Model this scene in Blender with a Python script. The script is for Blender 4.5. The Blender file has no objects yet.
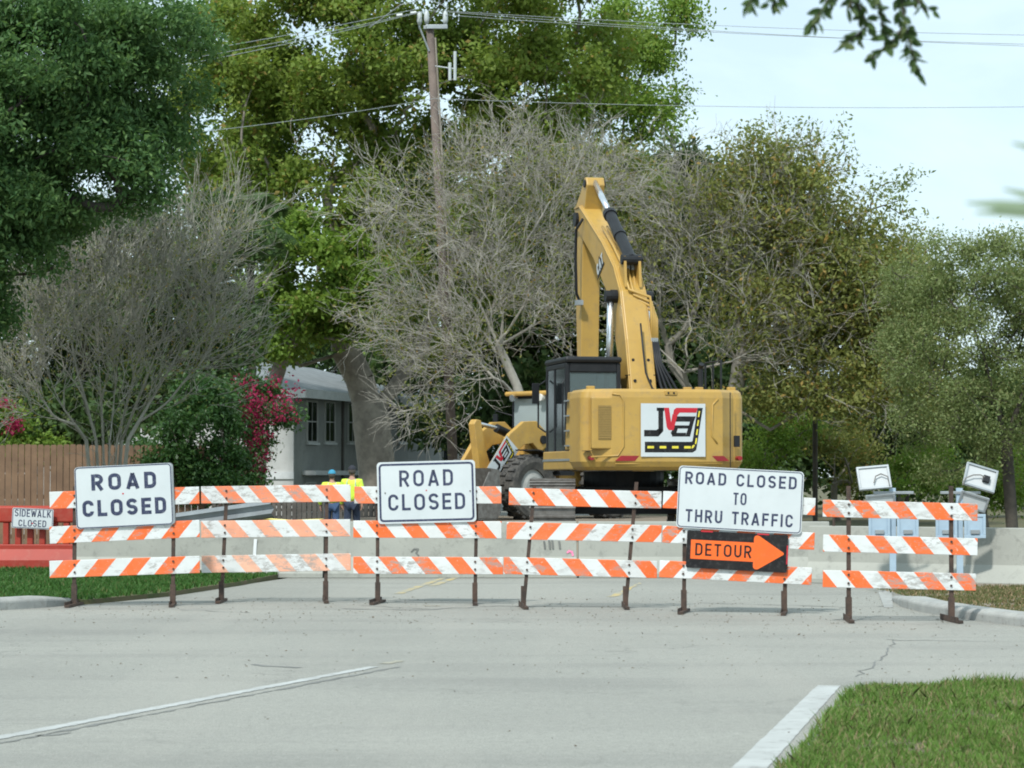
import bpy, bmesh, math, random
import numpy as np
from mathutils import Vector, Matrix
R = math.radians
rng = np.random.default_rng(7)
random.seed(7)
scene = bpy.context.scene
COL = scene.collection
FPX = 2400.0; EYE = 1.6; PITCH = math.atan(93/FPX)

# ---------------------------------------------------------------- measuring helpers (camera at the origin, eye height 1.6 m, looking along +Y)
def W(px, py, Y):
    u = (px-512)/FPX; v = (384-py)/FPX
    dy = math.cos(PITCH) - v*math.sin(PITCH); dz = math.sin(PITCH) + v*math.cos(PITCH)
    return Vector((u*Y/dy, Y, EYE + dz*Y/dy))
def G(px, py, z=0.0):
    v = (384-py)/FPX
    dy = math.cos(PITCH) - v*math.sin(PITCH); dz = math.sin(PITCH) + v*math.cos(PITCH)
    return W(px, py, (z-EYE)*dy/dz)

# ---------------------------------------------------------------- objects
def tag(o, label=None, cat=None, group=None, kind=None):
    if label: o['label'] = label
    if cat: o['category'] = cat
    if group: o['group'] = group
    if kind: o['kind'] = kind
    return o
def empty(name, loc=(0,0,0), rz=0.0):
    o = bpy.data.objects.new(name, None); COL.objects.link(o)
    o.location = loc; o.rotation_euler = (0,0,rz); o.empty_display_size = .2
    return o
def link(name, me, mats, parent=None, loc=None, rot=None, smooth=False):
    o = bpy.data.objects.new(name, me); COL.objects.link(o)
    if not isinstance(mats, (list, tuple)): mats = [mats]
    if not me.materials:
        for m in mats: me.materials.append(m)
    if parent: o.parent = parent
    if loc is not None: o.location = loc
    if rot is not None: o.rotation_euler = rot
    if smooth: me.polygons.foreach_set('use_smooth', [True]*len(me.polygons))
    return o

class MB:
    def __init__(s): s.v = []; s.f = []; s.m = []
    def add(s, vs, fs, mi=0):
        b = len(s.v); s.v += [tuple(v) for v in vs]
        for f in fs: s.f.append(tuple(b+i for i in f)); s.m.append(mi)
        return s
    def box(s, a, b, mi=0, M=None):
        x0,y0,z0 = a; x1,y1,z1 = b
        vs = [Vector(p) for p in ((x0,y0,z0),(x1,y0,z0),(x1,y1,z0),(x0,y1,z0),(x0,y0,z1),(x1,y0,z1),(x1,y1,z1),(x0,y1,z1))]
        if M: vs = [M @ v for v in vs]
        return s.add(vs, [(0,3,2,1),(4,5,6,7),(0,1,5,4),(1,2,6,5),(2,3,7,6),(3,0,4,7)], mi)
    def prism(s, poly, axis, a, b, mi=0, M=None):
        # poly of 2D points; axis 'x': poly=(y,z); 'y': poly=(x,z); 'z': poly=(x,y)
        def P(p, t):
            return {'x': (t,p[0],p[1]), 'y': (p[0],t,p[1]), 'z': (p[0],p[1],t)}[axis]
        n = len(poly); vs = [Vector(P(p,a)) for p in poly] + [Vector(P(p,b)) for p in poly]
        if M: vs = [M @ v for v in vs]
        fs = [tuple(range(n-1,-1,-1)), tuple(range(n,2*n))] + [(i,(i+1)%n,n+(i+1)%n,n+i) for i in range(n)]
        return s.add(vs, fs, mi)
    def tube(s, pts, r, n=8, mi=0, cap=True):
        pts = [Vector(p) for p in pts]; rs = r if isinstance(r, (list,tuple)) else [r]*len(pts)
        b = len(s.v); up = None
        for i,p in enumerate(pts):
            d = (pts[min(i+1,len(pts)-1)] - pts[max(i-1,0)]).normalized()
            if up is None: up = Vector((0,0,1)) if abs(d.z) < .9 else Vector((1,0,0))
            a = d.cross(up).normalized(); c = a.cross(d).normalized(); up = c
            for k in range(n):
                t = 2*math.pi*k/n
                s.v.append(tuple(p + (a*math.cos(t) + c*math.sin(t))*rs[i]))
        for i in range(len(pts)-1):
            for k in range(n):
                s.f.append((b+i*n+k, b+i*n+(k+1)%n, b+(i+1)*n+(k+1)%n, b+(i+1)*n+k)); s.m.append(mi)
        if cap:
            s.f.append(tuple(b+k for k in range(n-1,-1,-1))); s.m.append(mi)
            s.f.append(tuple(b+(len(pts)-1)*n+k for k in range(n))); s.m.append(mi)
        return s
    def cyl(s, c, r, h, axis='z', n=20, mi=0):
        c = Vector(c); d = {'x': Vector((1,0,0)),'y': Vector((0,1,0)),'z': Vector((0,0,1))}[axis]*h/2
        return s.tube([c-d, c+d], r, n, mi)
    def ribbon(s, pts, t, y0=0.0, closed=False, M=None, mi=0, th=.002):
        # flat stroke in the local xz-plane (front towards -y), thickness th
        P = [Vector((p[0],p[1])) for p in pts]; n = len(P); L = []; Rr = []
        for i in range(n):
            if closed: a, b, c = P[i-1], P[i], P[(i+1)%n]
            else: a, b, c = P[max(i-1,0)], P[i], P[min(i+1,n-1)]
            d1 = (b-a) if (b-a).length > 1e-9 else (c-b); d2 = (c-b) if (c-b).length > 1e-9 else (b-a)
            d1 = d1.normalized(); d2 = d2.normalized()
            n1 = Vector((-d1.y,d1.x)); n2 = Vector((-d2.y,d2.x)); m = n1+n2
            m = m.normalized() if m.length > 1e-6 else n1
            k = t/2/max(.35, m.dot(n1)); L.append(b+m*k); Rr.append(b-m*k)
        for i in range(n if closed else n-1):
            j = (i+1)%n
            q = [L[i],L[j],Rr[j],Rr[i]]
            vs = [Vector((p.x,y0,p.y)) for p in q] + [Vector((p.x,y0-th,p.y)) for p in q]
            if M: vs = [M @ v for v in vs]
            s.add(vs, [(7,6,5,4),(0,1,5,4),(2,3,7,6)] + ([(1,2,6,5)] if (not closed and j == n-1) else []) + ([(3,0,4,7)] if (not closed and i == 0) else []), mi)
        return s
    def build(s, name, mats, parent=None, loc=None, rot=None, smooth=False, bevel=0, seg=2):
        me = bpy.data.meshes.new(name); me.from_pydata(s.v, [], s.f); me.validate(); 
        if any(s.m) and len(me.polygons) == len(s.m): me.polygons.foreach_set('material_index', s.m)
        bm = bmesh.new(); bm.from_mesh(me); bmesh.ops.recalc_face_normals(bm, faces=bm.faces); bm.to_mesh(me); bm.free()
        o = link(name, me, mats, parent, loc, rot, smooth)
        if bevel:
            b = o.modifiers.new('bevel','BEVEL'); b.width = bevel; b.segments = seg; b.limit_method = 'ANGLE'; b.angle_limit = R(40)
            b.harden_normals = False
        return o

def build_each(mb, name, mats, parent=None, smooth=False, bevel=0):
    """every loose piece of the builder becomes an object of its own"""
    root = list(range(len(mb.v)))
    def find(i):
        while root[i] != i: root[i] = root[root[i]]; i = root[i]
        return i
    for f in mb.f:
        r0 = find(f[0])
        for i in f[1:]: root[find(i)] = r0
    groups = {}
    for k, f in enumerate(mb.f): groups.setdefault(find(f[0]), []).append(k)
    out = []
    for ks in groups.values():
        q = MB(); ix = {}
        for k in ks:
            for i in mb.f[k]:
                if i not in ix: ix[i] = len(q.v); q.v.append(mb.v[i])
            q.f.append(tuple(ix[i] for i in mb.f[k])); q.m.append(0)
        out.append(q.build(name, mats, parent, smooth=smooth, bevel=bevel))
    return out

def np_mesh(name, V, n_per, F, mats, parent=None, smooth=False):
    """V (M,3) float, F (K,n_per) int"""
    me = bpy.data.meshes.new(name)
    me.vertices.add(len(V)); me.vertices.foreach_set('co', V.astype(np.float32).ravel())
    K = len(F); me.loops.add(K*n_per); me.loops.foreach_set('vertex_index', F.astype(np.int32).ravel())
    me.polygons.add(K); me.polygons.foreach_set('loop_start', np.arange(0, K*n_per, n_per, dtype=np.int32))
    me.polygons.foreach_set('loop_total', np.full(K, n_per, dtype=np.int32))
    me.update(calc_edges=True)
    return link(name, me, mats, parent, smooth=smooth)

# ---------------------------------------------------------------- materials
def newmat(name):
    m = bpy.data.materials.new(name); m.use_nodes = True; nt = m.node_tree
    return m, nt, nt.nodes['Principled BSDF'], nt.nodes, nt.links
def noise(nt, scale, detail=4, rough=.6, coord='Object', vec=None, dist=0.0):
    n = nt.nodes.new('ShaderNodeTexNoise'); n.inputs['Scale'].default_value = scale
    n.inputs['Detail'].default_value = detail; n.inputs['Roughness'].default_value = rough; n.inputs['Distortion'].default_value = dist
    if vec is None:
        tc = nt.nodes.new('ShaderNodeTexCoord'); vec = tc.outputs[coord]
    nt.links.new(vec, n.inputs['Vector']); return n.outputs['Fac']
def ramp(nt, fac, stops):
    r = nt.nodes.new('ShaderNodeValToRGB'); e = r.color_ramp.elements
    while len(e) < len(stops): e.new(.5)
    for i,(p,c) in enumerate(stops):
        e[i].position = p; e[i].color = (c,c,c,1) if not hasattr(c,'__len__') else (*c,1)
    nt.links.new(fac, r.inputs['Fac']); return r.outputs['Color']
def mix(nt, fac, a, b, mode='MIX'):
    n = nt.nodes.new('ShaderNodeMix'); n.data_type = 'RGBA'; n.blend_type = mode
    for sock, v in ((n.inputs['Factor'], fac), (n.inputs['A'], a), (n.inputs['B'], b)):
        if hasattr(v, 'is_output'): nt.links.new(v, sock)
        elif hasattr(v, '__len__'): sock.default_value = (*v, 1)
        else: sock.default_value = v
    return n.outputs['Result']
def math_(nt, op, a, b=0.0, c=None):
    n = nt.nodes.new('ShaderNodeMath'); n.operation = op
    for i, v in enumerate((a,b) if c is None else (a,b,c)):
        if hasattr(v, 'is_output'): nt.links.new(v, n.inputs[i])
        else: n.inputs[i].default_value = v
    return n.outputs[0]
def bump(nt, bs, h, strength=.3, dist=.01):
    b = nt.nodes.new('ShaderNodeBump'); b.inputs['Strength'].default_value = strength; b.inputs['Distance'].default_value = dist
    nt.links.new(h, b.inputs['Height']); nt.links.new(b.outputs['Normal'], bs.inputs['Normal'])
def pm(name, c1, c2=None, scale=3.0, rough=.7, metal=0.0, bmp=0.0, bscale=None, detail=5, dirt=None, dirt_amt=.35, spec=None, lo=.35, hi=.65):
    m, nt, bs, N, L = newmat(name)
    bs.inputs['Roughness'].default_value = rough; bs.inputs['Metallic'].default_value = metal
    if spec is not None: bs.inputs['Specular IOR Level'].default_value = spec
    if c2 is None: c2 = tuple(x*.8 for x in c1)
    col = mix(nt, ramp(nt, noise(nt, scale, detail), [(lo,0),(hi,1)]), c1, c2)
    if dirt:
        d = ramp(nt, noise(nt, scale*4.3, 8, .72), [(.52,0),(.70,1)])
        d = math_(nt, 'MULTIPLY', d, dirt_amt)
        col = mix(nt, d, col, dirt)
    L.new(col, bs.inputs['Base Color'])
    if bmp: bump(nt, bs, noise(nt, bscale or scale*8, 6, .65), bmp, .01)
    return m
M = {}
M['steel_rust'] = pm('rusty_steel', (.10,.065,.05), (.045,.035,.03), 9, .75, .3, .3, dirt=(.16,.10,.06))
M['cat_yellow'] = pm('machine_yellow_paint', (.46,.29,.068), (.405,.25,.06), 1.3, .42, 0, .03, 30, dirt=(.27,.19,.09), dirt_amt=.6)
M['cat_yellow2'] = pm('loader_yellow_paint', (.54,.33,.075), (.42,.26,.07), 2.2, .5, 0, .03, 30, dirt=(.30,.22,.12), dirt_amt=.5)
M['black'] = pm('black_paint', (.010,.012,.015), (.018,.02,.023), 4, .5, 0, .05, spec=.3)
M['rubber'] = pm('tyre_rubber', (.035,.035,.035), (.10,.095,.085), 5, .9, 0, .3, dirt=(.18,.16,.13))
M['chrome'] = pm('chrome_rod', (.72,.75,.78), (.6,.63,.66), 5, .22, .9)
M['steel'] = pm('worn_track_steel', (.24,.235,.225), (.14,.13,.12), 7, .6, .5, .3, dirt=(.26,.22,.16))
M['white_paint'] = pm('white_sheeting', (.75,.78,.79), (.68,.72,.74), 2.5, .45, 0, 0, dirt=(.42,.43,.42), dirt_amt=.25)
M['sign_white'] = pm('white_sign_sheeting', (.56,.61,.625), (.51,.56,.575), 1.6, .5, 0, 0, dirt=(.45,.48,.48), dirt_amt=.16)
M['sign_blue'] = pm('dark_blue_lettering', (.010,.018,.060), (.025,.035,.085), 14, .55, 0, 0, dirt=(.35,.38,.42), dirt_amt=.55)
M['sign_black'] = pm('sign_black', (.008,.008,.010), (.016,.016,.016), 4, .6, 0, 0, dirt=(.3,.3,.3), dirt_amt=.14, spec=.25)
M['sign_orange'] = pm('fluorescent_orange_sheeting', (.88,.14,.012), (.80,.12,.012), 4, .5, 0, 0, dirt=(.5,.2,.1), dirt_amt=.2)
M['red'] = pm('red_reflector', (.30,.012,.018), (.22,.012,.018), 6, .45)
M['decal_red'] = pm('decal_red', (.52,.012,.028), (.46,.012,.025), 6, .5)
M['decal_yellow'] = pm('decal_yellow', (.85,.72,.06), None, 6, .4)
M['concrete'] = pm('barrier_concrete', (.37,.38,.34), (.30,.31,.28), 1.1, .9, 0, .25, 25, dirt=(.17,.175,.16), dirt_amt=.65, lo=.3, hi=.7)
M['curb'] = pm('curb_concrete', (.36,.37,.35), (.27,.28,.27), 2.5, .92, 0, .35, 20, dirt=(.16,.15,.13), dirt_amt=.6)
M['bark'] = pm('grey_brown_bark', (.30,.27,.225), (.18,.16,.135), 3.2, .95, 0, .8, 12, dirt=(.27,.26,.23), dirt_amt=.4)
M['bark_dark'] = pm('dark_bark', (.085,.075,.062), (.05,.045,.04), 3.2, .95, 0, .5, 12)
M['bark_pale'] = pm('pale_smooth_bark', (.33,.31,.27), (.21,.195,.17), 2.6, .9, 0, .3, 14)
M['crape_twig'] = pm('grey_green_stems', (.34,.335,.285), (.23,.23,.19), 2.0, .9)
M['twig'] = pm('bare_grey_twigs', (.43,.415,.365), (.30,.285,.25), 2.0, .9)
M['pole_wood'] = pm('pole_wood', (.16,.125,.105), (.10,.08,.07), 2.0, .9, 0, .3, dirt=(.3,.27,.24))
M['panel_back'] = pm('panel_backsheet', (.50,.53,.54), (.44,.47,.48), 2, .6)
M['galv'] = pm('galvanised_steel', (.36,.40,.42), (.28,.31,.33), 3, .5, .5, .05, dirt=(.3,.3,.28))
M['galv_blue'] = pm('pale_blue_frame_paint', (.38,.50,.60), (.33,.44,.54), 4, .5, .1)
M['wire'] = pm('aluminium_wire', (.42,.46,.47), None, 4, .5, .5)
M['ceramic'] = pm('grey_insulator', (.50,.55,.56), None, 4, .4)
M['pink'] = pm('pink_marking_paint', (.95,.22,.42), (.8,.3,.45), 8, .7)
M['orange_plastic'] = pm('orange_red_plastic', (.36,.033,.016), (.30,.028,.016), 1.4, .55, 0, .05, dirt=(.35,.12,.08), dirt_amt=.4)
M['skin'] = pm('skin', (.42,.24,.17), (.36,.2,.15), 12, .6)
M['hivis'] = pm('hi_vis_fabric', (.68,.92,.08), (.58,.84,.07), 9, .85)
M['hivis_grey'] = pm('reflective_tape', (.5,.52,.5), None, 9, .4)
M['jeans'] = pm('blue_denim', (.03,.06,.13), (.05,.09,.18), 9, .9)
M['jeans2'] = pm('dark_navy_denim', (.018,.026,.05), (.03,.045,.08), 9, .9)
M['cap_blue'] = pm('light_blue_cap', (.05,.32,.50), None, 9, .8)
M['cap_dark'] = pm('dark_cap', (.02,.024,.035), None, 9, .8)
M['boots'] = pm('brown_boots', (.09,.06,.04), None, 9, .8)
M['house_white'] = pm('pale_stucco', (.50,.51,.50), (.44,.46,.45), .8, .9, 0, .1, 12, dirt=(.36,.36,.34))
M['house_grey'] = pm('grey_stucco', (.30,.315,.305), (.24,.255,.25), .7, .9, 0, .1, 12, dirt=(.12,.13,.13))
M['trim'] = pm('white_trim', (.60,.63,.64), (.5,.53,.54), 3, .7, dirt=(.35,.35,.33))
M['roof'] = pm('grey_shingle_roof', (.21,.235,.245), (.15,.17,.18), 2.2, .85, 0, .3, 18, dirt=(.15,.16,.17), dirt_amt=.6)
M['fence_grey'] = pm('weathered_grey_boards', (.12,.115,.105), (.075,.07,.065), 3, .9, 0, .3)
M['fence_brown'] = pm('cedar_boards', (.22,.14,.085), (.15,.095,.06), 2.2, .88, 0, .3, 9, dirt=(.12,.08,.055), dirt_amt=.5)
M['dirt'] = pm('dirt', (.24,.20,.15), (.16,.13,.10), 1.2, .95, 0, .6, 8)
M['debris'] = pm('dark_debris', (.07,.055,.04), (.12,.09,.05), 9, .95)
M['yellow_line'] = pm('yellow_road_paint', (.50,.37,.12), (.31,.30,.24), 2.6, .8, lo=.35, hi=.55, dirt=(.25,.25,.23), dirt_amt=.8)
M['reddish_leaf'] = pm('dry_fallen_leaves', (.20,.07,.03), (.12,.07,.03), 8, .8)

def glass_mat(name, col=(.25,.33,.34), rough=.06, tr=.72):
    m, nt, bs, N, L = newmat(name)
    bs.inputs['Base Color'].default_value = (*col,1); bs.inputs['Roughness'].default_value = rough
    bs.inputs['Specular IOR Level'].default_value = .9; bs.inputs['Transmission Weight'].default_value = tr
    bs.inputs['IOR'].default_value = 1.3
    return m
M['glass'] = glass_mat('cab_glass'); M['glass_painted_sky'] = glass_mat('windshield_painted_sky', (.42,.50,.51), .06, .35); M['glass_dark'] = glass_mat('dark_window_glass', (.03,.04,.045), .1)  # windshield: sky reflection painted in as a paler, less clear glass

def rail_mat(name, d, phase, p=.43, fade=0.0, seed=0.0, peel=.12):
    """white and orange retroreflective sheeting on a rail; d=+1 leans left going up, -1 leans right"""
    m, nt, bs, N, L = newmat(name)
    tc = N.new('ShaderNodeTexCoord'); sp = N.new('ShaderNodeSeparateXYZ'); L.new(tc.outputs['Object'], sp.inputs[0])
    mp = N.new('ShaderNodeMapping'); mp.inputs['Location'].default_value = (seed*3.7, seed, seed*1.3); L.new(tc.outputs['Object'], mp.inputs[0])
    v = mp.outputs[0]
    x = math_(nt, 'ADD', sp.outputs['X'], math_(nt, 'MULTIPLY', sp.outputs['Z'], .85*d))
    wob = math_(nt, 'MULTIPLY', math_(nt, 'SUBTRACT', noise(nt, 9, 3, .6, vec=v), .5), .012)
    x = math_(nt, 'ADD', x, wob)
    fr = math_(nt, 'FRACT', math_(nt, 'ADD', math_(nt, 'DIVIDE', x, p), 20-phase/p))
    st = math_(nt, 'LESS_THAN', fr, .5)
    om = ramp(nt, noise(nt, 5, 6, .65, vec=v), [(.35,0),(.75,1)])
    orange = mix(nt, om, (.80,.125,.014), (.72,.15,.035))
    if fade: orange = mix(nt, ramp(nt, noise(nt, 2.2, 6, .7, vec=v), [(.30,fade),(.62,max(0,fade-.25))]), orange, (.80,.47,.33))
    white = mix(nt, ramp(nt, noise(nt, 3, 6, .7, vec=v), [(.4,0),(.7,.6)]), (.66,.69,.69), (.50,.53,.51))
    col = mix(nt, st, white, orange)
    # peeled, scratched and grimy spots, stretched along the board
    mp2 = N.new('ShaderNodeMapping'); mp2.inputs['Scale'].default_value = (.55,1,1.4); mp2.inputs['Location'].default_value = (seed,seed*2,0); L.new(tc.outputs['Object'], mp2.inputs[0])
    sc = ramp(nt, noise(nt, 14, 8, .78, vec=mp2.outputs[0]), [(.53-peel*.15,0),(.61-peel*.1,1)])
    sc = math_(nt, 'MULTIPLY', sc, math_(nt,'MULTIPLY', ramp(nt, noise(nt, 2.7, 3, .5, vec=mp2.outputs[0]), [(.40,0),(.56,1)]), .85))
    col = mix(nt, sc, col, (.30,.29,.27))
    fl = ramp(nt, noise(nt, 26, 6, .8, vec=v), [(.60,0),(.67,.85)])
    col = mix(nt, fl, col, (.66,.66,.62))
    L.new(col, bs.inputs['Base Color']); bs.inputs['Roughness'].default_value = .5
    bump(nt, bs, noise(nt, 7, 4, .6, vec=v), .15, .01)
    return m

def leaf_mat(name, c1, c2, c3=None, c3amt=.15, trans=.35, scale=.6, rough=.6):
    m, nt, bs, N, L = newmat(name)
    g = N.new('ShaderNodeNewGeometry')
    col = mix(nt, g.outputs['Random Per Island'], c1, c2)
    big = ramp(nt, noise(nt, scale, 3, .55), [(.35,0),(.65,1)])
    col = mix(nt, math_(nt,'MULTIPLY',big,.55), col, c2)
    if c3:
        w = N.new('ShaderNodeTexWhiteNoise'); w.noise_dimensions = '1D'; L.new(g.outputs['Random Per Island'], w.inputs['W'])
        k = math_(nt, 'LESS_THAN', w.outputs['Value'], c3amt)
        col = mix(nt, k, col, c3)
    L.new(col, bs.inputs['Base Color']); bs.inputs['Roughness'].default_value = rough
    bs.inputs['Specular IOR Level'].default_value = .3
    tr = N.new('ShaderNodeBsdfTranslucent'); L.new(mix(nt, .5, col, (1,1,.4), 'MULTIPLY'), tr.inputs['Color'])
    ms = N.new('ShaderNodeMixShader'); ms.inputs[0].default_value = trans
    out = N['Material Output']; L.new(bs.outputs[0], ms.inputs[1]); L.new(tr.outputs[0], ms.inputs[2]); L.new(ms.outputs[0], out.inputs['Surface'])
    return m

# ---------------------------------------------------------------- stroke lettering (uniform highway-style strokes)
def arc(cx, cy, rx, ry, a0, a1, n=8):
    return [(cx+rx*math.cos(R(a0+(a1-a0)*i/n)), cy+ry*math.sin(R(a0+(a1-a0)*i/n))) for i in range(n+1)]
def glyph(ch, t):
    h = t/2; w = .62
    r = min(w/2-h, .3)
    if ch == ' ': return .35, []
    if ch in 'OD0':
        if ch == 'D': return w, [([(h,h),(w-h-r,h)]+arc(w-h-r,h+r,r,r,-90,0,6)+arc(w-h-r,1-h-r,r,r,0,90,6)+[(h,1-h)], True)]
        return w+.04, [(arc(w+.04-h-r,h+r,r,r,-90,0,6)+arc(w+.04-h-r,1-h-r,r,r,0,90,6)+arc(h+r,1-h-r,r,r,90,180,6)+arc(h+r,h+r,r,r,180,270,6), True)]
    if ch == 'C':
        return w, [([(w-h,.68)]+arc(w-h-r,1-h-r,r,r,0,90,6)+arc(h+r,1-h-r,r,r,90,180,6)+arc(h+r,h+r,r,r,180,270,6)+arc(w-h-r,h+r,r,r,-90,0,6)+[(w-h,.32)], False)]
    if ch == 'U': return w, [([(h,1)]+arc(h+r,h+r,r,r,180,270,6)+arc(w-h-r,h+r,r,r,-90,0,6)+[(w-h,1)], False)]
    if ch == 'S':
        rx = w/2-h; ry = (1-2*h)/4
        return w, [(arc(w/2,1-h-ry,rx,ry,15,270,12)+arc(w/2,h+ry,rx,ry,90,-165,12)[1:], False)]
    if ch == 'L': return w*.85, [([(h,1),(h,h),(w*.85,h)], False)]
    if ch == 'I': return t, [([(h,0),(h,1)], False)]
    if ch == 'T': return w*.95, [([(0,1-h),(w*.95,1-h)], False), ([(w*.475,1-t),(w*.475,0)], False)]
    if ch == 'H': return w, [([(h,0),(h,1)], False), ([(w-h,0),(w-h,1)], False), ([(t,.5),(w-t,.5)], False)]
    if ch == 'E': return w*.88, [([(w*.88,1-h),(h,1-h),(h,h),(w*.88,h)], False), ([(t,.5),(w*.8,.5)], False)]
    if ch == 'F': return w*.88, [([(w*.88,1-h),(h,1-h),(h,0)], False), ([(t,.5),(w*.8,.5)], False)]
    if ch == 'A': return w*1.1, [([(h*.9,0),(w*.55,1-h*.3)], False), ([(w*.55,1-h*.3),(w*1.1-h*.9,0)], False), ([(w*.25,.27),(w*.85,.27)], False)]
    if ch == 'R':
        q = .25-h*.25; m = 1-h-2*q
        return w, [([(h,0),(h,1)], False), ([(t,1-h),(w-h-q,1-h)]+arc(w-h-q,1-h-q,q,q,90,-90,8)+[(t,m)], False), ([(w*.52,m-h*.4),(w-h*.8,0)], False)]
    if ch == 'K': return w, [([(h,0),(h,1)], False), ([(t,.40),(w-h*.8,1)], False), ([(w*.42,.52),(w-h*.7,0)], False)]
    if ch == 'W': return w*1.35, [([(h*.7,1),(w*.36,h*.4)], False), ([(w*.36,h*.4),(w*.675,.85)], False), ([(w*.675,.85),(w*.99,h*.4)], False), ([(w*.99,h*.4),(w*1.35-h*.7,1)], False)]
    return w, []
def letters(parent, mat, text, cx, z0, height, width=None, t=.17, gap=.20, y0=0.0, th=.002):
    gl = [glyph(c, t) for c in text]; tot = sum(g[0] for g in gl) + gap*(len(gl)-1)
    sx = (width/tot) if width else height; x = cx - tot*sx/2
    for w, strokes in gl:
        mb = MB()
        for pts, closed in strokes:
            mb.ribbon([(x+p[0]*sx, z0+p[1]*height) for p in pts], t*height*.5+t*sx*.5, y0, closed, th=th)
        if strokes: mb.build('letter', mat, parent)
        x += (w+gap)*sx
def rrect(w, h, r, n=5):
    return arc(w/2-r,h/2-r,r,r,0,90,n)+arc(-w/2+r,h/2-r,r,r,90,180,n)+arc(-w/2+r,-h/2+r,r,r,180,270,n)+arc(w/2-r,-h/2+r,r,r,270,360,n)

# ---------------------------------------------------------------- camera, sky, sun
scene.render.engine = 'CYCLES'
cam = bpy.data.cameras.new('camera'); co = bpy.data.objects.new('camera', cam); COL.objects.link(co)
co.location = (0,0,EYE); co.rotation_euler = (R(90)+PITCH, 0, 0)
cam.sensor_width = 36; cam.lens = FPX*36/1024; cam.clip_end = 3000; cam.clip_start = .2
cam.dof.use_dof = True; cam.dof.focus_distance = 36; cam.dof.aperture_fstop = 6.5
scene.camera = co
scene.view_settings.view_transform = 'Standard'; scene.view_settings.look = 'None'
scene.view_settings.exposure = 0.33; scene.view_settings.gamma = 1
scene.render.film_transparent = False
scene.cycles.pixel_filter_type = 'BLACKMAN_HARRIS'; scene.cycles.filter_width = 1.9
scene.cycles.max_bounces = 6; scene.cycles.diffuse_bounces = 3; scene.cycles.glossy_bounces = 2; scene.cycles.transmission_bounces = 4; scene.cycles.transparent_max_bounces = 4
SUN_EL, SUN_AZ = 50, 204       # azimuth measured clockwise from +Y: behind the camera, to the left
w = bpy.data.worlds.new('World'); scene.world = w; w.use_nodes = True; nt = w.node_tree
bg = nt.nodes['Background']; sky = nt.nodes.new('ShaderNodeTexSky'); sky.sky_type = 'NISHITA'; sky.sun_disc = False
sky.sun_elevation = R(SUN_EL); sky.sun_rotation = R(SUN_AZ); sky.air_density = 1.0; sky.dust_density = .6; sky.ozone_density = 1.5
tc = nt.nodes.new('ShaderNodeTexCoord'); mp = nt.nodes.new('ShaderNodeMapping'); mp.inputs['Scale'].default_value = (1,1,2.6)
mp.inputs['Location'].default_value = (.3,.1,.45)
nt.links.new(tc.outputs['Generated'], mp.inputs[0])
cl = ramp(nt, noise(nt, 3.4, 7, .55, vec=mp.outputs[0], dist=.4), [(.36,.58),(.58,1.0)])
skc = mix(nt, cl, sky.outputs[0], (6.9,8.5,9.1))
nt.links.new(skc, bg.inputs['Color']); bg.inputs['Strength'].default_value = .11
sl = bpy.data.lights.new('sun', 'SUN'); sl.energy = 3.1; sl.angle = R(3.5); sl.color = (1,.965,.91)
so = bpy.data.objects.new('sun', sl); COL.objects.link(so)
az = R(SUN_AZ); dvec = Vector((math.sin(az)*math.cos(R(SUN_EL)), math.cos(az)*math.cos(R(SUN_EL)), math.sin(R(SUN_EL))))
so.rotation_euler = (-dvec).to_track_quat('-Z','Y').to_euler(); so.location = (-10,-10,30)
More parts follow.
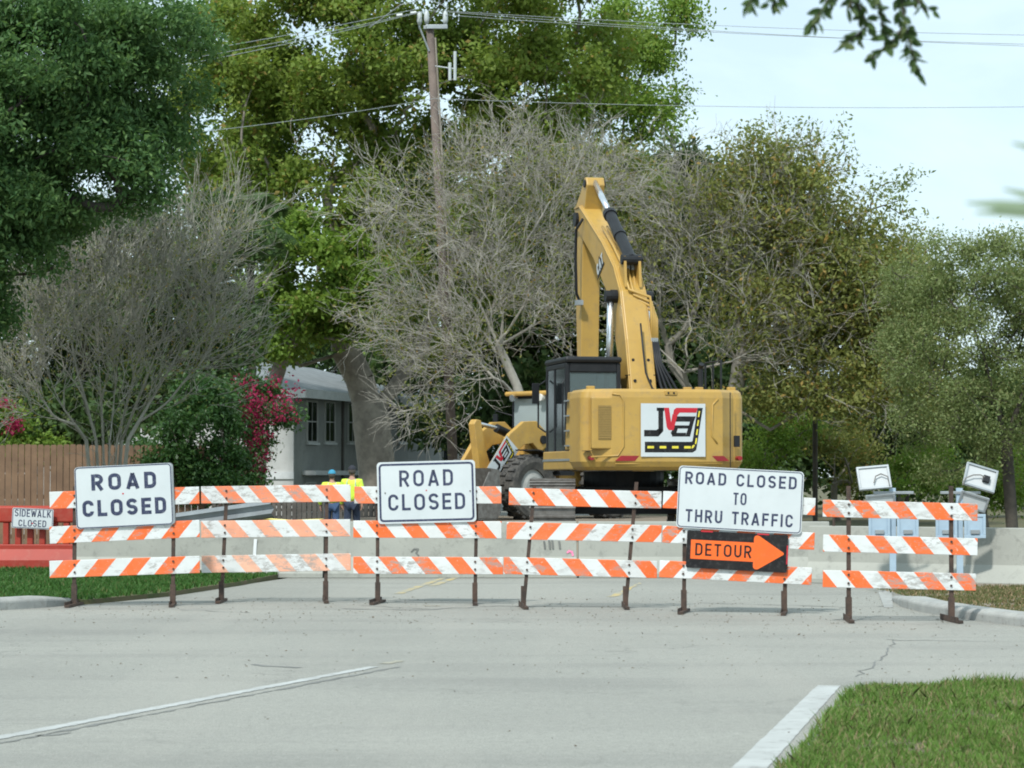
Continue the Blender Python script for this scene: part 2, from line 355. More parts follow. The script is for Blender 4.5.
# ================================================================ GROUND
def asphalt():
    m, nt, bs, N, L = newmat('old_asphalt')
    tc = N.new('ShaderNodeTexCoord'); v = tc.outputs['Object']
    big = ramp(nt, noise(nt, .16, 4, .55, vec=v, dist=.6), [(.35,0),(.65,1)])
    col = mix(nt, big, (.315,.318,.285), (.255,.258,.232))
    mp = N.new('ShaderNodeMapping'); mp.inputs['Scale'].default_value = (.10,.9,1); mp.inputs['Rotation'].default_value = (0,0,R(4)); L.new(v, mp.inputs[0])
    st = ramp(nt, noise(nt, 1.1, 6, .65, vec=mp.outputs[0]), [(.50,0),(.74,.7)])
    col = mix(nt, st, col, (.19,.192,.178))
    mid = noise(nt, 14, 6, .75, vec=v); col = mix(nt, ramp(nt, mid, [(.36,.55),(.50,0)]), col, (.20,.20,.18)); col = mix(nt, ramp(nt, mid, [(.54,0),(.68,.5)]), col, (.38,.375,.335))
    mp3 = N.new('ShaderNodeMapping'); mp3.inputs['Scale'].default_value = (.9,.12,1); mp3.inputs['Rotation'].default_value = (0,0,R(-18)); L.new(v, mp3.inputs[0])
    col = mix(nt, ramp(nt, noise(nt, .9, 5, .6, vec=mp3.outputs[0]), [(.48,0),(.70,.6)]), col, (.33,.325,.29))
    sp = noise(nt, 70, 3, .9, vec=v)
    col = mix(nt, ramp(nt, sp, [(.36,.7),(.50,0)]), col, (.10,.10,.095))
    col = mix(nt, ramp(nt, sp, [(.56,0),(.70,.5)]), col, (.48,.48,.44))
    # hairline cracks
    vo = N.new('ShaderNodeTexVoronoi'); vo.feature = 'DISTANCE_TO_EDGE'; vo.inputs['Scale'].default_value = .22
    wn = N.new('ShaderNodeTexNoise'); wn.inputs['Scale'].default_value = 1.4; wn.inputs['Detail'].default_value = 6; L.new(v, wn.inputs['Vector'])
    vm = N.new('ShaderNodeVectorMath'); vm.operation = 'MULTIPLY_ADD'; vm.inputs[1].default_value = (1.5,1.5,1.5); L.new(wn.outputs['Color'], vm.inputs[0]); L.new(v, vm.inputs[2])
    L.new(vm.outputs[0], vo.inputs['Vector'])
    ck = ramp(nt, vo.outputs['Distance'], [(.0,.35),(.005,0)])
    ck = math_(nt, 'MULTIPLY', ck, ramp(nt, noise(nt, .35, 3, .5, vec=v), [(.45,0),(.62,1)]))
    col = mix(nt, ck, col, (.07,.07,.068))
    L.new(col, bs.inputs['Base Color']); bs.inputs['Roughness'].default_value = .88; bs.inputs['Specular IOR Level'].default_value = .35
    bump(nt, bs, sp, .5, .006)
    return m
M['asphalt'] = asphalt()
M['soil_grass'] = pm('grassy_soil', (.065,.085,.030), (.13,.10,.06), 1.6, .95, 0, .8, 14, dirt=(.13,.10,.06))
M['paint_worn'] = pm('worn_white_road_paint', (.42,.44,.43), (.35,.365,.355), 1.5, .8, 0, .2, 40, dirt=(.22,.22,.21), dirt_amt=.9)
M['sidewalk'] = pm('sidewalk_concrete', (.40,.39,.36), (.31,.30,.28), 1.0, .92, 0, .3, 20)
M['patch_dark'] = pm('dark_line_filler', (.13,.135,.13), (.19,.195,.185), 4, .9)

def flat(name, pts, z, mat, kind='structure', sub=0, thick=0.0, parent=None):
    mb = MB()
    if thick: mb.prism([(p[0],p[1]) for p in pts], 'z', z-thick, z)
    else: mb.add([(p[0],p[1],z) for p in pts], [tuple(range(len(pts)))])
    o = mb.build(name, mat, parent)
    if kind: tag(o, kind=kind)
    return o
flat('ground', [(-1500,-200),(1500,-200),(1500,2500),(-1500,2500)], -.06, M['soil_grass'])
flat('road', [(-60,-8),(60,-8),(60,37),(6,41.5),(5,46),(1.5,200),(-6.5,200),(-5.5,60),(-4.2,47),(-3.0,41),(-4.6,32.6),(-7,29.5),(-60,29.5)], 0.0, M['asphalt'])
def gp(*pix): return [G(a,b) for a,b in pix]
# painted markings (own slabs, 4 mm above the asphalt); ragged edges
def strip(name, p0, p1, w0, w1, mat, z=.004, rag=.02, n=40, seed=1, kind='structure'):
    r = random.Random(seed); p0 = Vector(p0[:2]).to_2d(); p1 = Vector(p1[:2]).to_2d(); d = (p1-p0); nrm = Vector((-d.y,d.x)).normalized()
    vs = []; fs = []
    for i in range(n+1):
        t = i/n; w_ = w0+(w1-w0)*t; c = p0+d*t
        for s in (-1,1):
            q = c + nrm*s*(w_/2 + r.uniform(-rag,rag)); vs.append((q.x,q.y,z))
    for i in range(n): fs.append((2*i,2*i+1,2*i+3,2*i+2))
    return tag(MB().add(vs,fs).build(name, mat), kind=kind)
e0 = G(750,768); e1 = G(829,686); dd = (e1-e0); strip('edge_line_paint', e0-dd*1.2, e1,   .215, .175, M['paint_worn'], rag=.004, n=90)
l0 = G(0,738); l1 = G(374,667); dd = l1-l0
strip('lane_line_paint', l0-dd*.6, l1, .12, .10, M['paint_worn'], rag=.012, n=120, seed=3)
strip('lane_seam', l0-dd*.6+Vector((.16,0,0)), l1+Vector((.2,0,0)), .035, .04, M['patch_dark'], z=.003, rag=.02, n=90, seed=4)
strip('yellow_line_paint', G(384,664), G(401,661), .1, .08, M['yellow_line'], rag=.02, n=8)
strip('yellow_line_paint', G(398,594), G(452,575), .12, .12, M['yellow_line'], rag=.01, n=20)
strip('yellow_line_paint', G(432,586), G(462,575.5), .12, .12, M['yellow_line'], rag=.01, n=20)
strip('yellow_line_paint', G(612,597), G(640,583), .12, .05, M['yellow_line'], rag=.03, n=12)
strip('yellow_line_paint', G(424,606), G(440,606), .12, .09, M['yellow_line'], rag=.04, n=8)
def crack_dark_line(pix, w_=.03, seed=0, z=.003):
    r = random.Random(seed); pts = [G(*p) for p in pix]; out = []
    for a,b in zip(pts,pts[1:]):
        k = max(2,int((b-a).length/.18))
        for i in range(k): out.append(a.lerp(b,i/k)+Vector((r.uniform(-.04,.04),r.uniform(-.08,.08),0)))
    out.append(pts[-1]); vs=[]; fs=[]
    for i,p in enumerate(out):
        d = (out[min(i+1,len(out)-1)]-out[max(i-1,0)]).normalized(); n_ = Vector((-d.y,d.x,0)); k = w_*r.uniform(.25,1)
        vs += [(p.x+n_.x*k,p.y+n_.y*k,z),(p.x-n_.x*k,p.y-n_.y*k,z)]
    for i in range(len(out)-1): fs.append((2*i,2*i+1,2*i+3,2*i+2))
    tag(MB().add(vs,fs).build('road_crack_dark_line', M['patch_dark']), kind='structure')
crack_dark_line([(345,609),(420,610),(500,606),(620,607)],.035,1); crack_dark_line([(884,640),(1024,642)],.018,2); crack_dark_line([(858,677),(868,668),(878,660),(889,650),(893,640)],.010,3)  # first one: dark line along the barricade feet; the others are cracks
crack_dark_line([(360,606),(430,609)],.03,5); crack_dark_line([(250,665),(300,668)],.05,6); crack_dark_line([(40,735),(70,733)],.06,7)  # first one doubles part of the dark line at the feet
crack_dark_line([(840,608),(886,606)],.03,9); crack_dark_line([(180,610),(250,613)],.02,10)
crack_dark_line([(700,603),(840,607)],.03,12)  # dark line along the feet, further right
crack_dark_line([(885,568),(884,600)],.03,14)
# loose gravel, leaf bits and litter on the road: nobody could count it
V=[];F=[]
def chips(n, region, s0, s1, z=.006):
    for _ in range(n):
        px = random.uniform(region[0],region[2]); py = region[1]+(region[3]-region[1])*random.random()**1.3
        c = G(px,py); s = random.uniform(s0,s1); a = random.uniform(0,6.28); b=len(V)
        for k in range(3): V.append((c.x+s*math.cos(a+k*2.1)*random.uniform(.6,1.3), c.y+s*math.sin(a+k*2.1)*random.uniform(.6,1.6), z+random.uniform(0,.012)))
        V.append((c.x,c.y,z+s*.6)); F.extend([(b,b+1,b+3),(b+1,b+2,b+3),(b+2,b,b+3)])
chips(700,(60,598,1000,625),.006,.02); chips(350,(0,610,1024,680),.005,.018); chips(60,(0,620,1024,760),.006,.014); chips(160,(600,590,1000,640),.006,.02)
mb = MB(); mb.v = V; mb.f = F; mb.m=[0]*len(F); tag(mb.build('gravel', M['debris']), 'loose gravel and leaf litter scattered across the road', 'gravel', kind='stuff')

# verges ----------------------------------------------------------
right_edge = [G(799,768),G(814,745),G(831,722),G(845,706),G(857,696),G(872,691)]
rp = [(0.2,4.0),(right_edge[0].x-.55,right_edge[0].y-1.6)]+[(p.x,p.y) for p in right_edge]+[(G(930,688).x,G(930,688).y),(G(1024,686).x,G(1024,686).y),(9,19.0),(9,4)]
flat('roadside_verge', rp, .03, M['soil_grass'], thick=.08)
lp = [(-6.6,28.9),(-5.9,29.6),(-5.3,30.3),(-4.6,32.2),(-4.0,35.5),(-3.55,39.5),(-3.4,42),(-4.2,47),(-60,47),(-60,28.9)]
flat('left_verge', lp, .06, M['soil_grass'], thick=.1)
flat('sidewalk', [(-40,36.6),(-8.0,36.6),(-7.3,36.0),(-7.9,38.2),(-40,38.4)], .066, M['sidewalk'], thick=.02)
def curb(name, pts, wd=.32, h=.14, mat=None):
    prof = [(-wd/2,-.05),(-wd/2,h*.75),(-wd/2+.05,h),(wd/2-.04,h),(wd/2,h*.8),(wd/2,-.05)]
    vs=[];fs=[];n=len(prof)
    for i,p in enumerate(pts):
        d = (Vector(pts[min(i+1,len(pts)-1)])-Vector(pts[max(i-1,0)])).normalized(); nr = Vector((-d.y,d.x))
        k = .5 if i in (0,len(pts)-1) else 1
        for a,b in prof: vs.append((p[0]+nr.x*a*(.7+.3*k), p[1]+nr.y*a*(.7+.3*k), b*k))
    for i in range(len(pts)-1):
        for k in range(n-1): fs.append((i*n+k,i*n+k+1,(i+1)*n+k+1,(i+1)*n+k))
    fs += [tuple(range(n)), tuple(range((len(pts)-1)*n,len(pts)*n))]
    return tag(MB().add(vs,fs).build(name, mat or M['curb'], smooth=False, bevel=.02), kind='structure')
curb('left_curb', [(-20,28.75),(-8,28.75),(-7,28.7),(-6.3,28.95),(-5.85,29.6),(-5.55,30.3)])
cr = [G(903,601),G(915,607),G(935,612),G(965,617),G(1000,622),G(1050,628),G(1200,640)]
curb('right_curb', [(p.x,p.y) for p in cr], .34, .13)
ip = [(p.x+.1,p.y+.1) for p in cr]+[(14,31),(14,35),(5.8,36),(5.45,33)]
flat('right_island', ip, .055, M['dirt'], thick=.1)
flat('gutter_slab', [(p.x,p.y) for p in gp((878,592),(892,592),(893,608),(884,608))], .012, M['curb'], thick=.02)
flat('far_ground', [(-60,47.5),(-5,47.5),(-8,75),(-60,75)], -.02, M['dirt'])
# low heap of fill under the machines
mb = MB(); r_ = random.Random(5); n=28; ring=[]
def heap(cx,cy,rx,ry,h):
    vs=[(cx,cy,h)]; 
    for k in range(n):
        t=2*math.pi*k/n; j=1+r_.uniform(-.05,.05)
        vs.append((cx+rx*.82*j*math.cos(t), cy+ry*.82*j*math.sin(t), h))
    for k in range(n):
        t=2*math.pi*k/n; j=1+r_.uniform(-.04,.08)
        vs.append((cx+rx*j*math.cos(t), cy+ry*j*math.sin(t), -.1))
    fs=[(0,1+k,1+(k+1)%n) for k in range(n)]+[(1+k,1+n+k,1+n+(k+1)%n,1+(k+1)%n) for k in range(n)]
    return tag(MB().add(vs,fs).build('fill_mound', M['dirt']), kind='structure')
heap(2.3,45.2,4.9,5.0,.47); heap(.9,67.5,7.5,7.5,.42)

# grass -----------------------------------------------------------
def blades(name, poly, n, h0, h1, wd, z, mat, parent=None, dens=None, label=None):
    P = np.array(poly, float); lo = P.min(0); hi = P.max(0); pts = []
    def inside(q):
        c = np.zeros(len(q), bool); j = len(P)-1
        for i in range(len(P)):
            xi,yi = P[i]; xj,yj = P[j]
            cond = ((yi>q[:,1])!=(yj>q[:,1])) & (q[:,0] < (xj-xi)*(q[:,1]-yi)/(yj-yi+1e-12)+xi)
            c ^= cond; j = i
        return c
    got = 0; acc = []
    while got < n:
        q = rng.uniform(lo,hi,(n,2)); q = q[inside(q)]
        # patchy: keep by a smooth pseudo-noise
        k = .52+.30*np.sin(q[:,0]*3.1+1.3*np.sin(q[:,1]*2.3))*np.sin(q[:,1]*2.7+1.7*np.sin(q[:,0]*1.9))+.30*np.sin(q[:,0]*11+2*np.sin(q[:,1]*7))*np.sin(q[:,1]*9+2*np.sin(q[:,0]*8))
        q = q[rng.random(len(q)) < k]
        acc.append(q); got += len(q)
    q = np.concatenate(acc)[:n]
    a = rng.uniform(0,6.28,n); hh = rng.uniform(h0,h1,n)*(.6+.4*np.sin(q[:,0]*1.7+q[:,1]*1.1)**2); lean = rng.uniform(.1,.9,n)*hh; la = rng.uniform(0,6.28,n)
    w_ = wd*rng.uniform(.6,1.3,n)
    b = np.stack([q[:,0],q[:,1],np.full(n,z)],1); wv = np.stack([np.cos(a)*w_,np.sin(a)*w_,np.zeros(n)],1)
    ln = np.stack([np.cos(la)*lean,np.sin(la)*lean,hh],1)
    mid = b + ln*np.array([.35,.35,.55]); tip = b+ln
    V = np.stack([b-wv,b+wv,mid+wv*.8,tip,mid-wv*.8],1).reshape(-1,3)
    i = np.arange(n)[:,None]*5; F = np.concatenate([i+0,i+1,i+2,i+3,i+4],1)
    o = np_mesh(name, V, 5, F, mat, parent); return tag(o, label, 'grass', kind='stuff')
M['grass'] = leaf_mat('grass_blades', (.085,.185,.032), (.145,.25,.050), (.30,.28,.14), .14, .25, 2.2)
M['grass_lush'] = leaf_mat('lush_grass_blades', (.035,.11,.02), (.06,.15,.03), (.12,.15,.05), .08, .25, .9)
M['grass_dry'] = leaf_mat('dry_grass_blades', (.14,.13,.06), (.10,.13,.04), (.28,.21,.12), .3, .2, .9)
gpoly = [(1.2,11.5),(1.45,13.2)]+[(p.x+.02,p.y) for p in right_edge]+[(G(930,688).x,G(930,688).y),(G(1030,686).x,G(1030,686).y),(4.3,16),(3.6,12.6),(3.2,11.5)]
blades('grass', gpoly, 60000, .012,.065,.0040,.03,M['grass'],label='green roadside grass in the near right corner of the picture')
blades('grass', gpoly, 2600, .04,.12,.0030,.03,M['grass_dry'],label='taller dry stems and weeds in the near right verge')
ge = [(right_edge[0].x-.07,right_edge[0].y)]+[(p.x-.06,p.y+.05) for p in right_edge[1:]]+[(3.9,G(960,683).y+.09),(3.9,G(960,683).y-.1)]+[(p.x+.06,p.y-.1) for p in right_edge[::-1]]
blades('grass', ge, 2600, .01,.11,.0035,.0,M['grass'],label='straggling grass along the asphalt edge of the near right verge')
blades('grass', [(-9.5,36.6),(-7,29.2),(-5.9,29.6),(-5.3,30.3),(-4.6,32.2),(-4.0,35.5),(-3.55,39.5),(-3.3,42.5),(-4.2,47),(-10,47)], 60000,.04,.10,.011,.06,M['grass_lush'],label='lush green grass strip behind the left barricades')
blades('grass', [(p.x,p.y+.25) for p in (G(905,600),G(935,611),G(1000,621),G(1060,628))]+[(8,33.5),(5.0,34.2)], 14000,.02,.07,.009,.05,M['grass_dry'],label='thin dry grass on the island behind the right curb')
# litter in the near grass
mb = MB()
for px,py,mi in ((823,742,0),(930,740,0),(862,716,2),(905,703,1),(935,722,0),(965,760,1),(885,698,2),(1003,752,0)):
    c = G(px,py)+Vector((0,0,.07)); s = random.uniform(.025,.05); t=random.uniform(0,3)
    mb.add([(c.x-s,c.y,c.z),(c.x,c.y-s*.6,c.z+.01),(c.x+s*1.1,c.y,c.z+.015),(c.x,c.y+s*.6,c.z)],[(0,1,2,3)],mi)
tag(mb.build('leaf_litter',[M['reddish_leaf'],M['debris'],M['white_paint']]),'dry fallen leaves and paper bits lying in the near grass','leaf litter',kind='stuff')

# ================================================================ BARRICADES
def bolt(mb, x, z, y=-.035, r=.014): mb.tube([(x,y+.01,z),(x,y-.008,z)], r, 8)
ORDER = {}
def barricade(label, feet, rails, dirs, phases, fade=0.0, seed=0, peel=.12, topx=None, hpx=17.0, sign=None, extra=0, pp=.43):
    (fl, fr) = feet; A = G(*fl); B = G(*fr); mid = (A+B)/2; t = empty('barricade', (mid.x,mid.y,0))
    tag(t, label, 'barricade', 'striped barricades across the closed road')
    d = (B-A); slope = .22*d.y/d.x; A.y = mid.y - slope*d.x/2; B.y = mid.y + slope*d.x/2; A = Vector((W(fl[0],477,A.y).x,A.y,0)); B = Vector((W(fr[0],477,B.y).x,B.y,0))
    def PT(px,py):           # point on the vertical plane through the feet, hit by the sight line
        Y = A.y
        for _ in range(6):
            p = W(px,py,Y); Y = A.y + (p.x-A.x)*slope
        return W(px,py,Y)
    for k,(x0,y0,x1,y1) in enumerate(rails):
        a = PT(x0,y0)-t.location; b = PT(x1,y1)-t.location; L_ = (b-a).length
        h = hpx/ (FPX/mid.y); th = .022
        mb = MB(); mb.prism([(0,-h/2),(L_,-h/2),(L_,h/2),(0,h/2)], 'y', -th/2, th/2)
        ang = math.atan2(b.z-a.z, math.hypot(b.x-a.x,b.y-a.y)); yaw = math.atan2(b.y-a.y,b.x-a.x)
        o_ = PT(phases[k],(y0+y1)/2)-t.location; ph = (o_.x-a.x)
        rm = rail_mat('striped_sheeting', dirs[k], ph, pp, fade if not hasattr(fade,'__len__') else fade[k], seed+k*1.37, peel*(.3,1.6,.9)[(k+int(seed))%3])
        off = Vector((.038*math.sin(yaw),-.038*math.cos(yaw),0))
        r = mb.build('rail', rm, t, a+off, (Matrix.Rotation(yaw,4,'Z') @ Matrix.Rotation(-ang,4,'Y')).to_euler(), bevel=.005)
        # the sheeting curls and bolts heads
        bb = MB()
        for fx,tx in ((fl,topx[0] if topx else fl[0]),(fr,topx[1] if topx else fr[0])):
            fz = (fl[1] if fx is fl else fr[1])
            pxr = fx[0] + (tx-fx[0])*(fz-(y0+y1)/2)/(fz-488)
            q = PT(pxr,(y0+y1)/2)-t.location; xx = (q.x-a.x)/max(.01,math.cos(yaw))
            for dz in (-.045,.05): bolt(bb, xx, dz, -.018)
        build_each(bb,'bolt', M['steel_rust'], r)
    for i,(f,P0) in enumerate(((fl,A),(fr,B))):
        tx = (topx[i] if topx else f[0]); top = PT(tx, 486 if i==0 or not extra else 486-extra) - t.location
        base = P0 - t.location; s = .022
        p0 = Vector((base.x,base.y,.0)); p1 = Vector((top.x,top.y,top.z))
        mb = MB(); vs=[]
        for p in (p0,p1):
            for sx,sy in ((-s,-s),(s,-s),(s,s),(-s,s)): vs.append((p.x+sx,p.y+sy,p.z))
        mb.add(vs,[(0,3,2,1),(4,5,6,7),(0,1,5,4),(1,2,6,5),(2,3,7,6),(3,0,4,7)])
        mb.build('post', M['steel_rust'], t)
        fb = MB(); yaw_ = R(random.uniform(-7,7))+math.atan(slope)*.5
        mr = Matrix.Translation((p0.x,p0.y,0)) @ Matrix.Rotation(yaw_,4,'Z')
        fb.box((-.03,-.40,.005),(.03,.40,.035),M=mr); fb.box((-.03,-.40,.035),(-.022,.40,.07),M=mr)
        sl_ = (p1-p0).normalized(); sv = Matrix.Translation((p0.x,p0.y,0))
        fb.prism([(-.032,-.032),(.032,-.032),(.032,.032),(-.032,.032)],'z',.03,.27,M=Matrix.Translation((p0.x,p0.y,0)))
        fb.build('foot', M['steel_rust'], t)
    if sign: sign(t, PT)
    return t
def sign_panel(t, PT, name, corners, mat_face, off, rad=.045):
    """corners TL,TR,BR,BL in picture measure -> size, centre and tilt of a real flat sheet"""
    q = [PT(*c)-t.location for c in corners]; c = sum(q, Vector())/4
    w_ = ((q[1]-q[0]).length+(q[2]-q[3]).length)/2; h_ = ((q[0]-q[3]).length+(q[1]-q[2]).length)/2
    ang = math.atan2((q[1]-q[0]).z, (q[1]-q[0]).x); yaw = math.atan2((q[1]-q[0]).y+(q[2]-q[3]).y, (q[1]-q[0]).x+(q[2]-q[3]).x)
    mb = MB(); mb.prism(rrect(w_,h_,rad), 'y', -.0025, .0025)
    o = mb.build(name, mat_face, t, (c.x+off*math.sin(yaw), c.y-off*math.cos(yaw), c.z), (Matrix.Rotation(yaw,4,'Z')@Matrix.Rotation(-ang,4,'Y')).to_euler())
    return o, w_, h_
def border(o, w_, h_, mat, inset=.018, t=.014, rad=.04):
    mb = MB(); mb.ribbon(rrect(w_-2*inset-t, h_-2*inset-t, rad), t, -.0027, True, th=.0015); mb.build('border', mat, o)
def red_spot(o, x, z, r=.011):
    MB().tube([(x,-.003,z),(x,-.006,z)], r, 8).build('fastener', M['decal_red'], o)
def s1(t, PT):
    o,w_,h_ = sign_panel(t,PT,'sign',((75,467.5),(171.5,463),(174,524.5),(77,529)),M['sign_white'],.075)
    tag(o,'white sign reading ROAD CLOSED in bold dark letters'); border(o,w_,h_,M['sign_blue'],.004,.013)
    letters(o,M['sign_blue'],'ROAD',.005,.085*1.0,.20,.80,t=.205,gap=.24,y0=-.0027); letters(o,M['sign_blue'],'CLOSED',.0,-.235,.20,1.03,t=.205,gap=.19,y0=-.0027)
    red_spot(o,-.01,.03)
    # second sheet edge showing behind
    q=MB(); q.prism(rrect(w_,h_,.045),'y',.004,.008); q.build('backing_sheet',M['galv'],o,(.022,0,.004))
def s3(t, PT):
    o,w_,h_ = sign_panel(t,PT,'sign',((377.5,462.5),(476,459.8),(477,521.5),(379.5,524)),M['sign_white'],.075)
    tag(o,'white sign reading ROAD CLOSED inside a heavy blue border'); border(o,w_,h_,M['sign_blue'],.022,.026)
    letters(o,M['sign_blue'],'ROAD',0,.075,.205,.685,t=.16,gap=.26,y0=-.0027); letters(o,M['sign_blue'],'CLOSED',.0,-.225,.205,.98,t=.16,gap=.22,y0=-.0027)
    red_spot(o,0,.02,.009)
    b=MB()
    for x in (-w_/2+.1,w_/2-.07): bolt(b,x,.0,-.005,.008)
    build_each(b,'bolt',M['steel_rust'],o)
def s5(t, PT):
    o,w_,h_ = sign_panel(t,PT,'sign',((680,465.5),(804.5,471.8),(802,534.5),(677,527)),M['sign_white'],.075)
    tag(o,'wide white sign reading ROAD CLOSED TO THRU TRAFFIC'); border(o,w_,h_,M['sign_blue'],.010,.010)
    letters(o,M['sign_blue'],'ROAD CLOSED',0,.155,.145,1.31,t=.17,gap=.24,y0=-.0027); letters(o,M['sign_blue'],'TO',0,-.063,.145,.155,t=.17,gap=.26,y0=-.0027); letters(o,M['sign_blue'],'THRU TRAFFIC',.0,-.29,.148,1.26,t=.17,gap=.24,y0=-.0027)
    o2,w2,h2 = sign_panel(t,PT,'sign',((689,530),(789,535),(787.5,573),(686,566.8)),M['sign_black'],.085,.02)
    tag(o2,'black sign with an orange arrow reading DETOUR')
    x0=-w2/2+.05; xs=w2*.165; k=.112
    ar=[(x0,-k),(x0,k),(xs,k),(xs,k+.045)]+arc(xs+.04,k+.052,.04,.035,180,60,5)+[(w2/2-.045,.01),(w2/2-.045,-.01)]+arc(xs+.04,-k-.052,.04,.035,-60,-180,5)+[(xs,-k-.045),(xs,-k)]
    a=MB(); a.prism(ar,'y',-.0045,-.0027); ao=a.build('arrow',M['sign_orange'],o2)
    letters(o2,M['sign_black'],'DETOUR',x0+.055+.33,-.07,.145,.66,t=.15,gap=.24,y0=-.0047)
    r=MB()
    for x in (-.36,.30): r.box((x-.07,-.006,h2/2-.012),(x+.07,-.0027,h2/2+.004))
    r.box((w2/2-.012,-.006,-.12),(w2/2+.003,-.0027,.1)); build_each(r,'tape',M['decal_red'],o2)
barricade('leftmost barricade, carrying the ROAD CLOSED sign in bold dark letters', ((75,607),(173.5,605.3)),
  [(50,500.4,199.5,495.1),(50,535.2,199.8,528.4),(50,569.3,200,564.3)], (-1,-1,-1), (56.5,63.6,56.5), .12, 1.0, .05, (75,174), sign=s1)
barricade('signless barricade with faded orange stripes, in front of the two workers', ((222,602.5),(326,602)),
  [(201.5,495,350.7,493),(201.5,529.3,350.5,527.7),(202,564.2,351,561.8)], (1,1,1), (222,225.7,239), (.45,.75,1.0), 2.3, .3, (227,327))
barricade('barricade carrying the heavy blue bordered ROAD CLOSED sign', ((378,602.5),(475,605.5)),
  [(355,495,501.8,495),(354,529,502,529.8),(354,565,503.5,565.7)], (1,1,1), (352,373,385.8), (.3,.05,.15), 5.2, .2, (377.5,477), sign=s3)
barricade('signless barricade in front of the tracks, its middle rail striped the opposite way', ((523.5,607.6),(625.3,608.8)),
  [(509,496.4,661.5,500),(506.8,530.5,661.5,533.8),(503.8,565.3,657,569.5)], (1,-1,1), (531.5,537,534), (.1,.2,.1), 8.1, .25, (534.5,636.5), extra=4)
barricade('barricade carrying the THRU TRAFFIC sign and the orange DETOUR arrow', ((683.5,611),(783.6,616)),
  [(663.5,499.5,815.6,506.7),(663,534,814.8,541.2),(660,568.6,812,576.2)], (-1,-1,-1), (668.5,660,700), .05, 11.4, .02, (685,788), sign=s5)
barricade('rightmost barricade, in front of the two solar lights', ((848,621),(950.5,622.3)),
  [(822.5,508.2,977,512.3),(822.8,543,977,546.8),(822.5,578.4,975.5,582)], (1,1,1), (855.8,835.7,848), .1, 14.2, .3, (848.5,951), pp=.40)

# ================================================================ CONCRETE BARRIER (one thing per segment)
JP = [(-.30,0),(-.30,.07),(-.12,.32),(-.085,.86),(.085,.86),(.12,.32),(.30,.07),(.30,0)]
def jersey(a, b, label, hgt=.86):
    a = Vector(a); b = Vector(b); L_ = (b-a).length-.03; t = empty('concrete_barrier', (a.x,a.y,0), math.atan2(b.y-a.y,b.x-a.x))
    tag(t, label, 'concrete barrier', 'concrete barriers behind the barricades')
    MB().prism([(p[0],p[1]*hgt/.86) for p in JP],'x',0,L_).build('wall_body', M['concrete'], t, bevel=.012)
    return t
jb = []
xs = [-7.0,-2.97,1.06,5.09]
labs = ['concrete barrier behind the leftmost and the faded barricades','concrete barrier behind the blue bordered sign, with black smudges','concrete barrier under the orange machine tracks and DETOUR sign, pink curls on it']
labs[2] = 'concrete barrier behind the DETOUR sign and the rear of the excavator'
for i in range(3): jb.append(jersey((xs[i],38.4),(xs[i+1],38.4),labs[i],.89))
jb.append(jersey((4.55,36.6),(7.9,34.6),'concrete barrier behind the two solar lights, on the island',.86))
jb.append(jersey((7.95,34.55),(11.4,32.6),'concrete barrier at the right edge of the picture',.86))
def mark(bar, pts, w_, mat, name='spray_mark', face=-.125):
    MB().ribbon(pts, w_, face, th=.004).build(name, mat, bar)
def onbar(bar, px, py):
    loc = bar.location; a = bar.rotation_euler.z; d = Vector((math.cos(a),math.sin(a),0)); n_ = Vector((math.sin(a),-math.cos(a),0)); o0 = Vector(loc)+n_*.12
    ray = W(px,py,30)-Vector((0,0,EYE)); c = Vector((0,0,EYE)); k = (o0-c).dot(n_)/ray.dot(n_); p = c+ray*k
    return ((p-o0).dot(d), p.z)
mark(jb[1],[onbar(jb[1],*p) for p in ((567,553),(569,551),(572,552),(573,556))],.03,M['pink'])
mark(jb[2],[onbar(jb[2],*p) for p in ((650,561),(661,561))],.035,M['pink'])
mark(jb[3],[onbar(jb[3],*p) for p in ((824,575),(838,571),(855,571),(868,573),(875,577))],.05,M['pink'])
mark(jb[3],[onbar(jb[3],*p) for p in ((925,572),(935,570.5),(947,572))],.05,M['pink'])
mark(jb[4],[onbar(jb[4],*p) for p in ((988,583),(1005,582),(1030,580))],.03,M['pink'])
for x in (544,549,552,559): mark(jb[1],[onbar(jb[1],x,540+(x%3)),onbar(jb[1],x+1,549)],.03,M['patch_dark'],'smudge',-.122)
mark(jb[1],[onbar(jb[1],*p) for p in ((411,552),(414,549),(418,549),(416,553),(419,556))],.02,M['patch_dark'],'smudge',-.122)
for px in (255.5,): mark(jb[0],[onbar(jb[0],px,539),onbar(jb[0],px-1,556)],.05,M['white_paint'],'smudge',-.122)
# steel pin rails standing at the barrier's face
for px,lab in ((219,'thin rusty steel stake standing behind the faded barricade'),(833,'thin rusty stake with a red tip beside the rightmost barricade')):
    p = G(px,568 if px<300 else 583); t = empty('steel_stake',(p.x,p.y,0)); tag(t,lab,'stake')
    MB().tube([(0,0,0),(.02,0,1.06)],.022,6).build('shaft',M['steel_rust'],t); MB().tube([(.02,0,1.06),(.02,0,1.16)],.03,8).build('tip',M['decal_red'] if px>300 else M['steel_rust'],t)

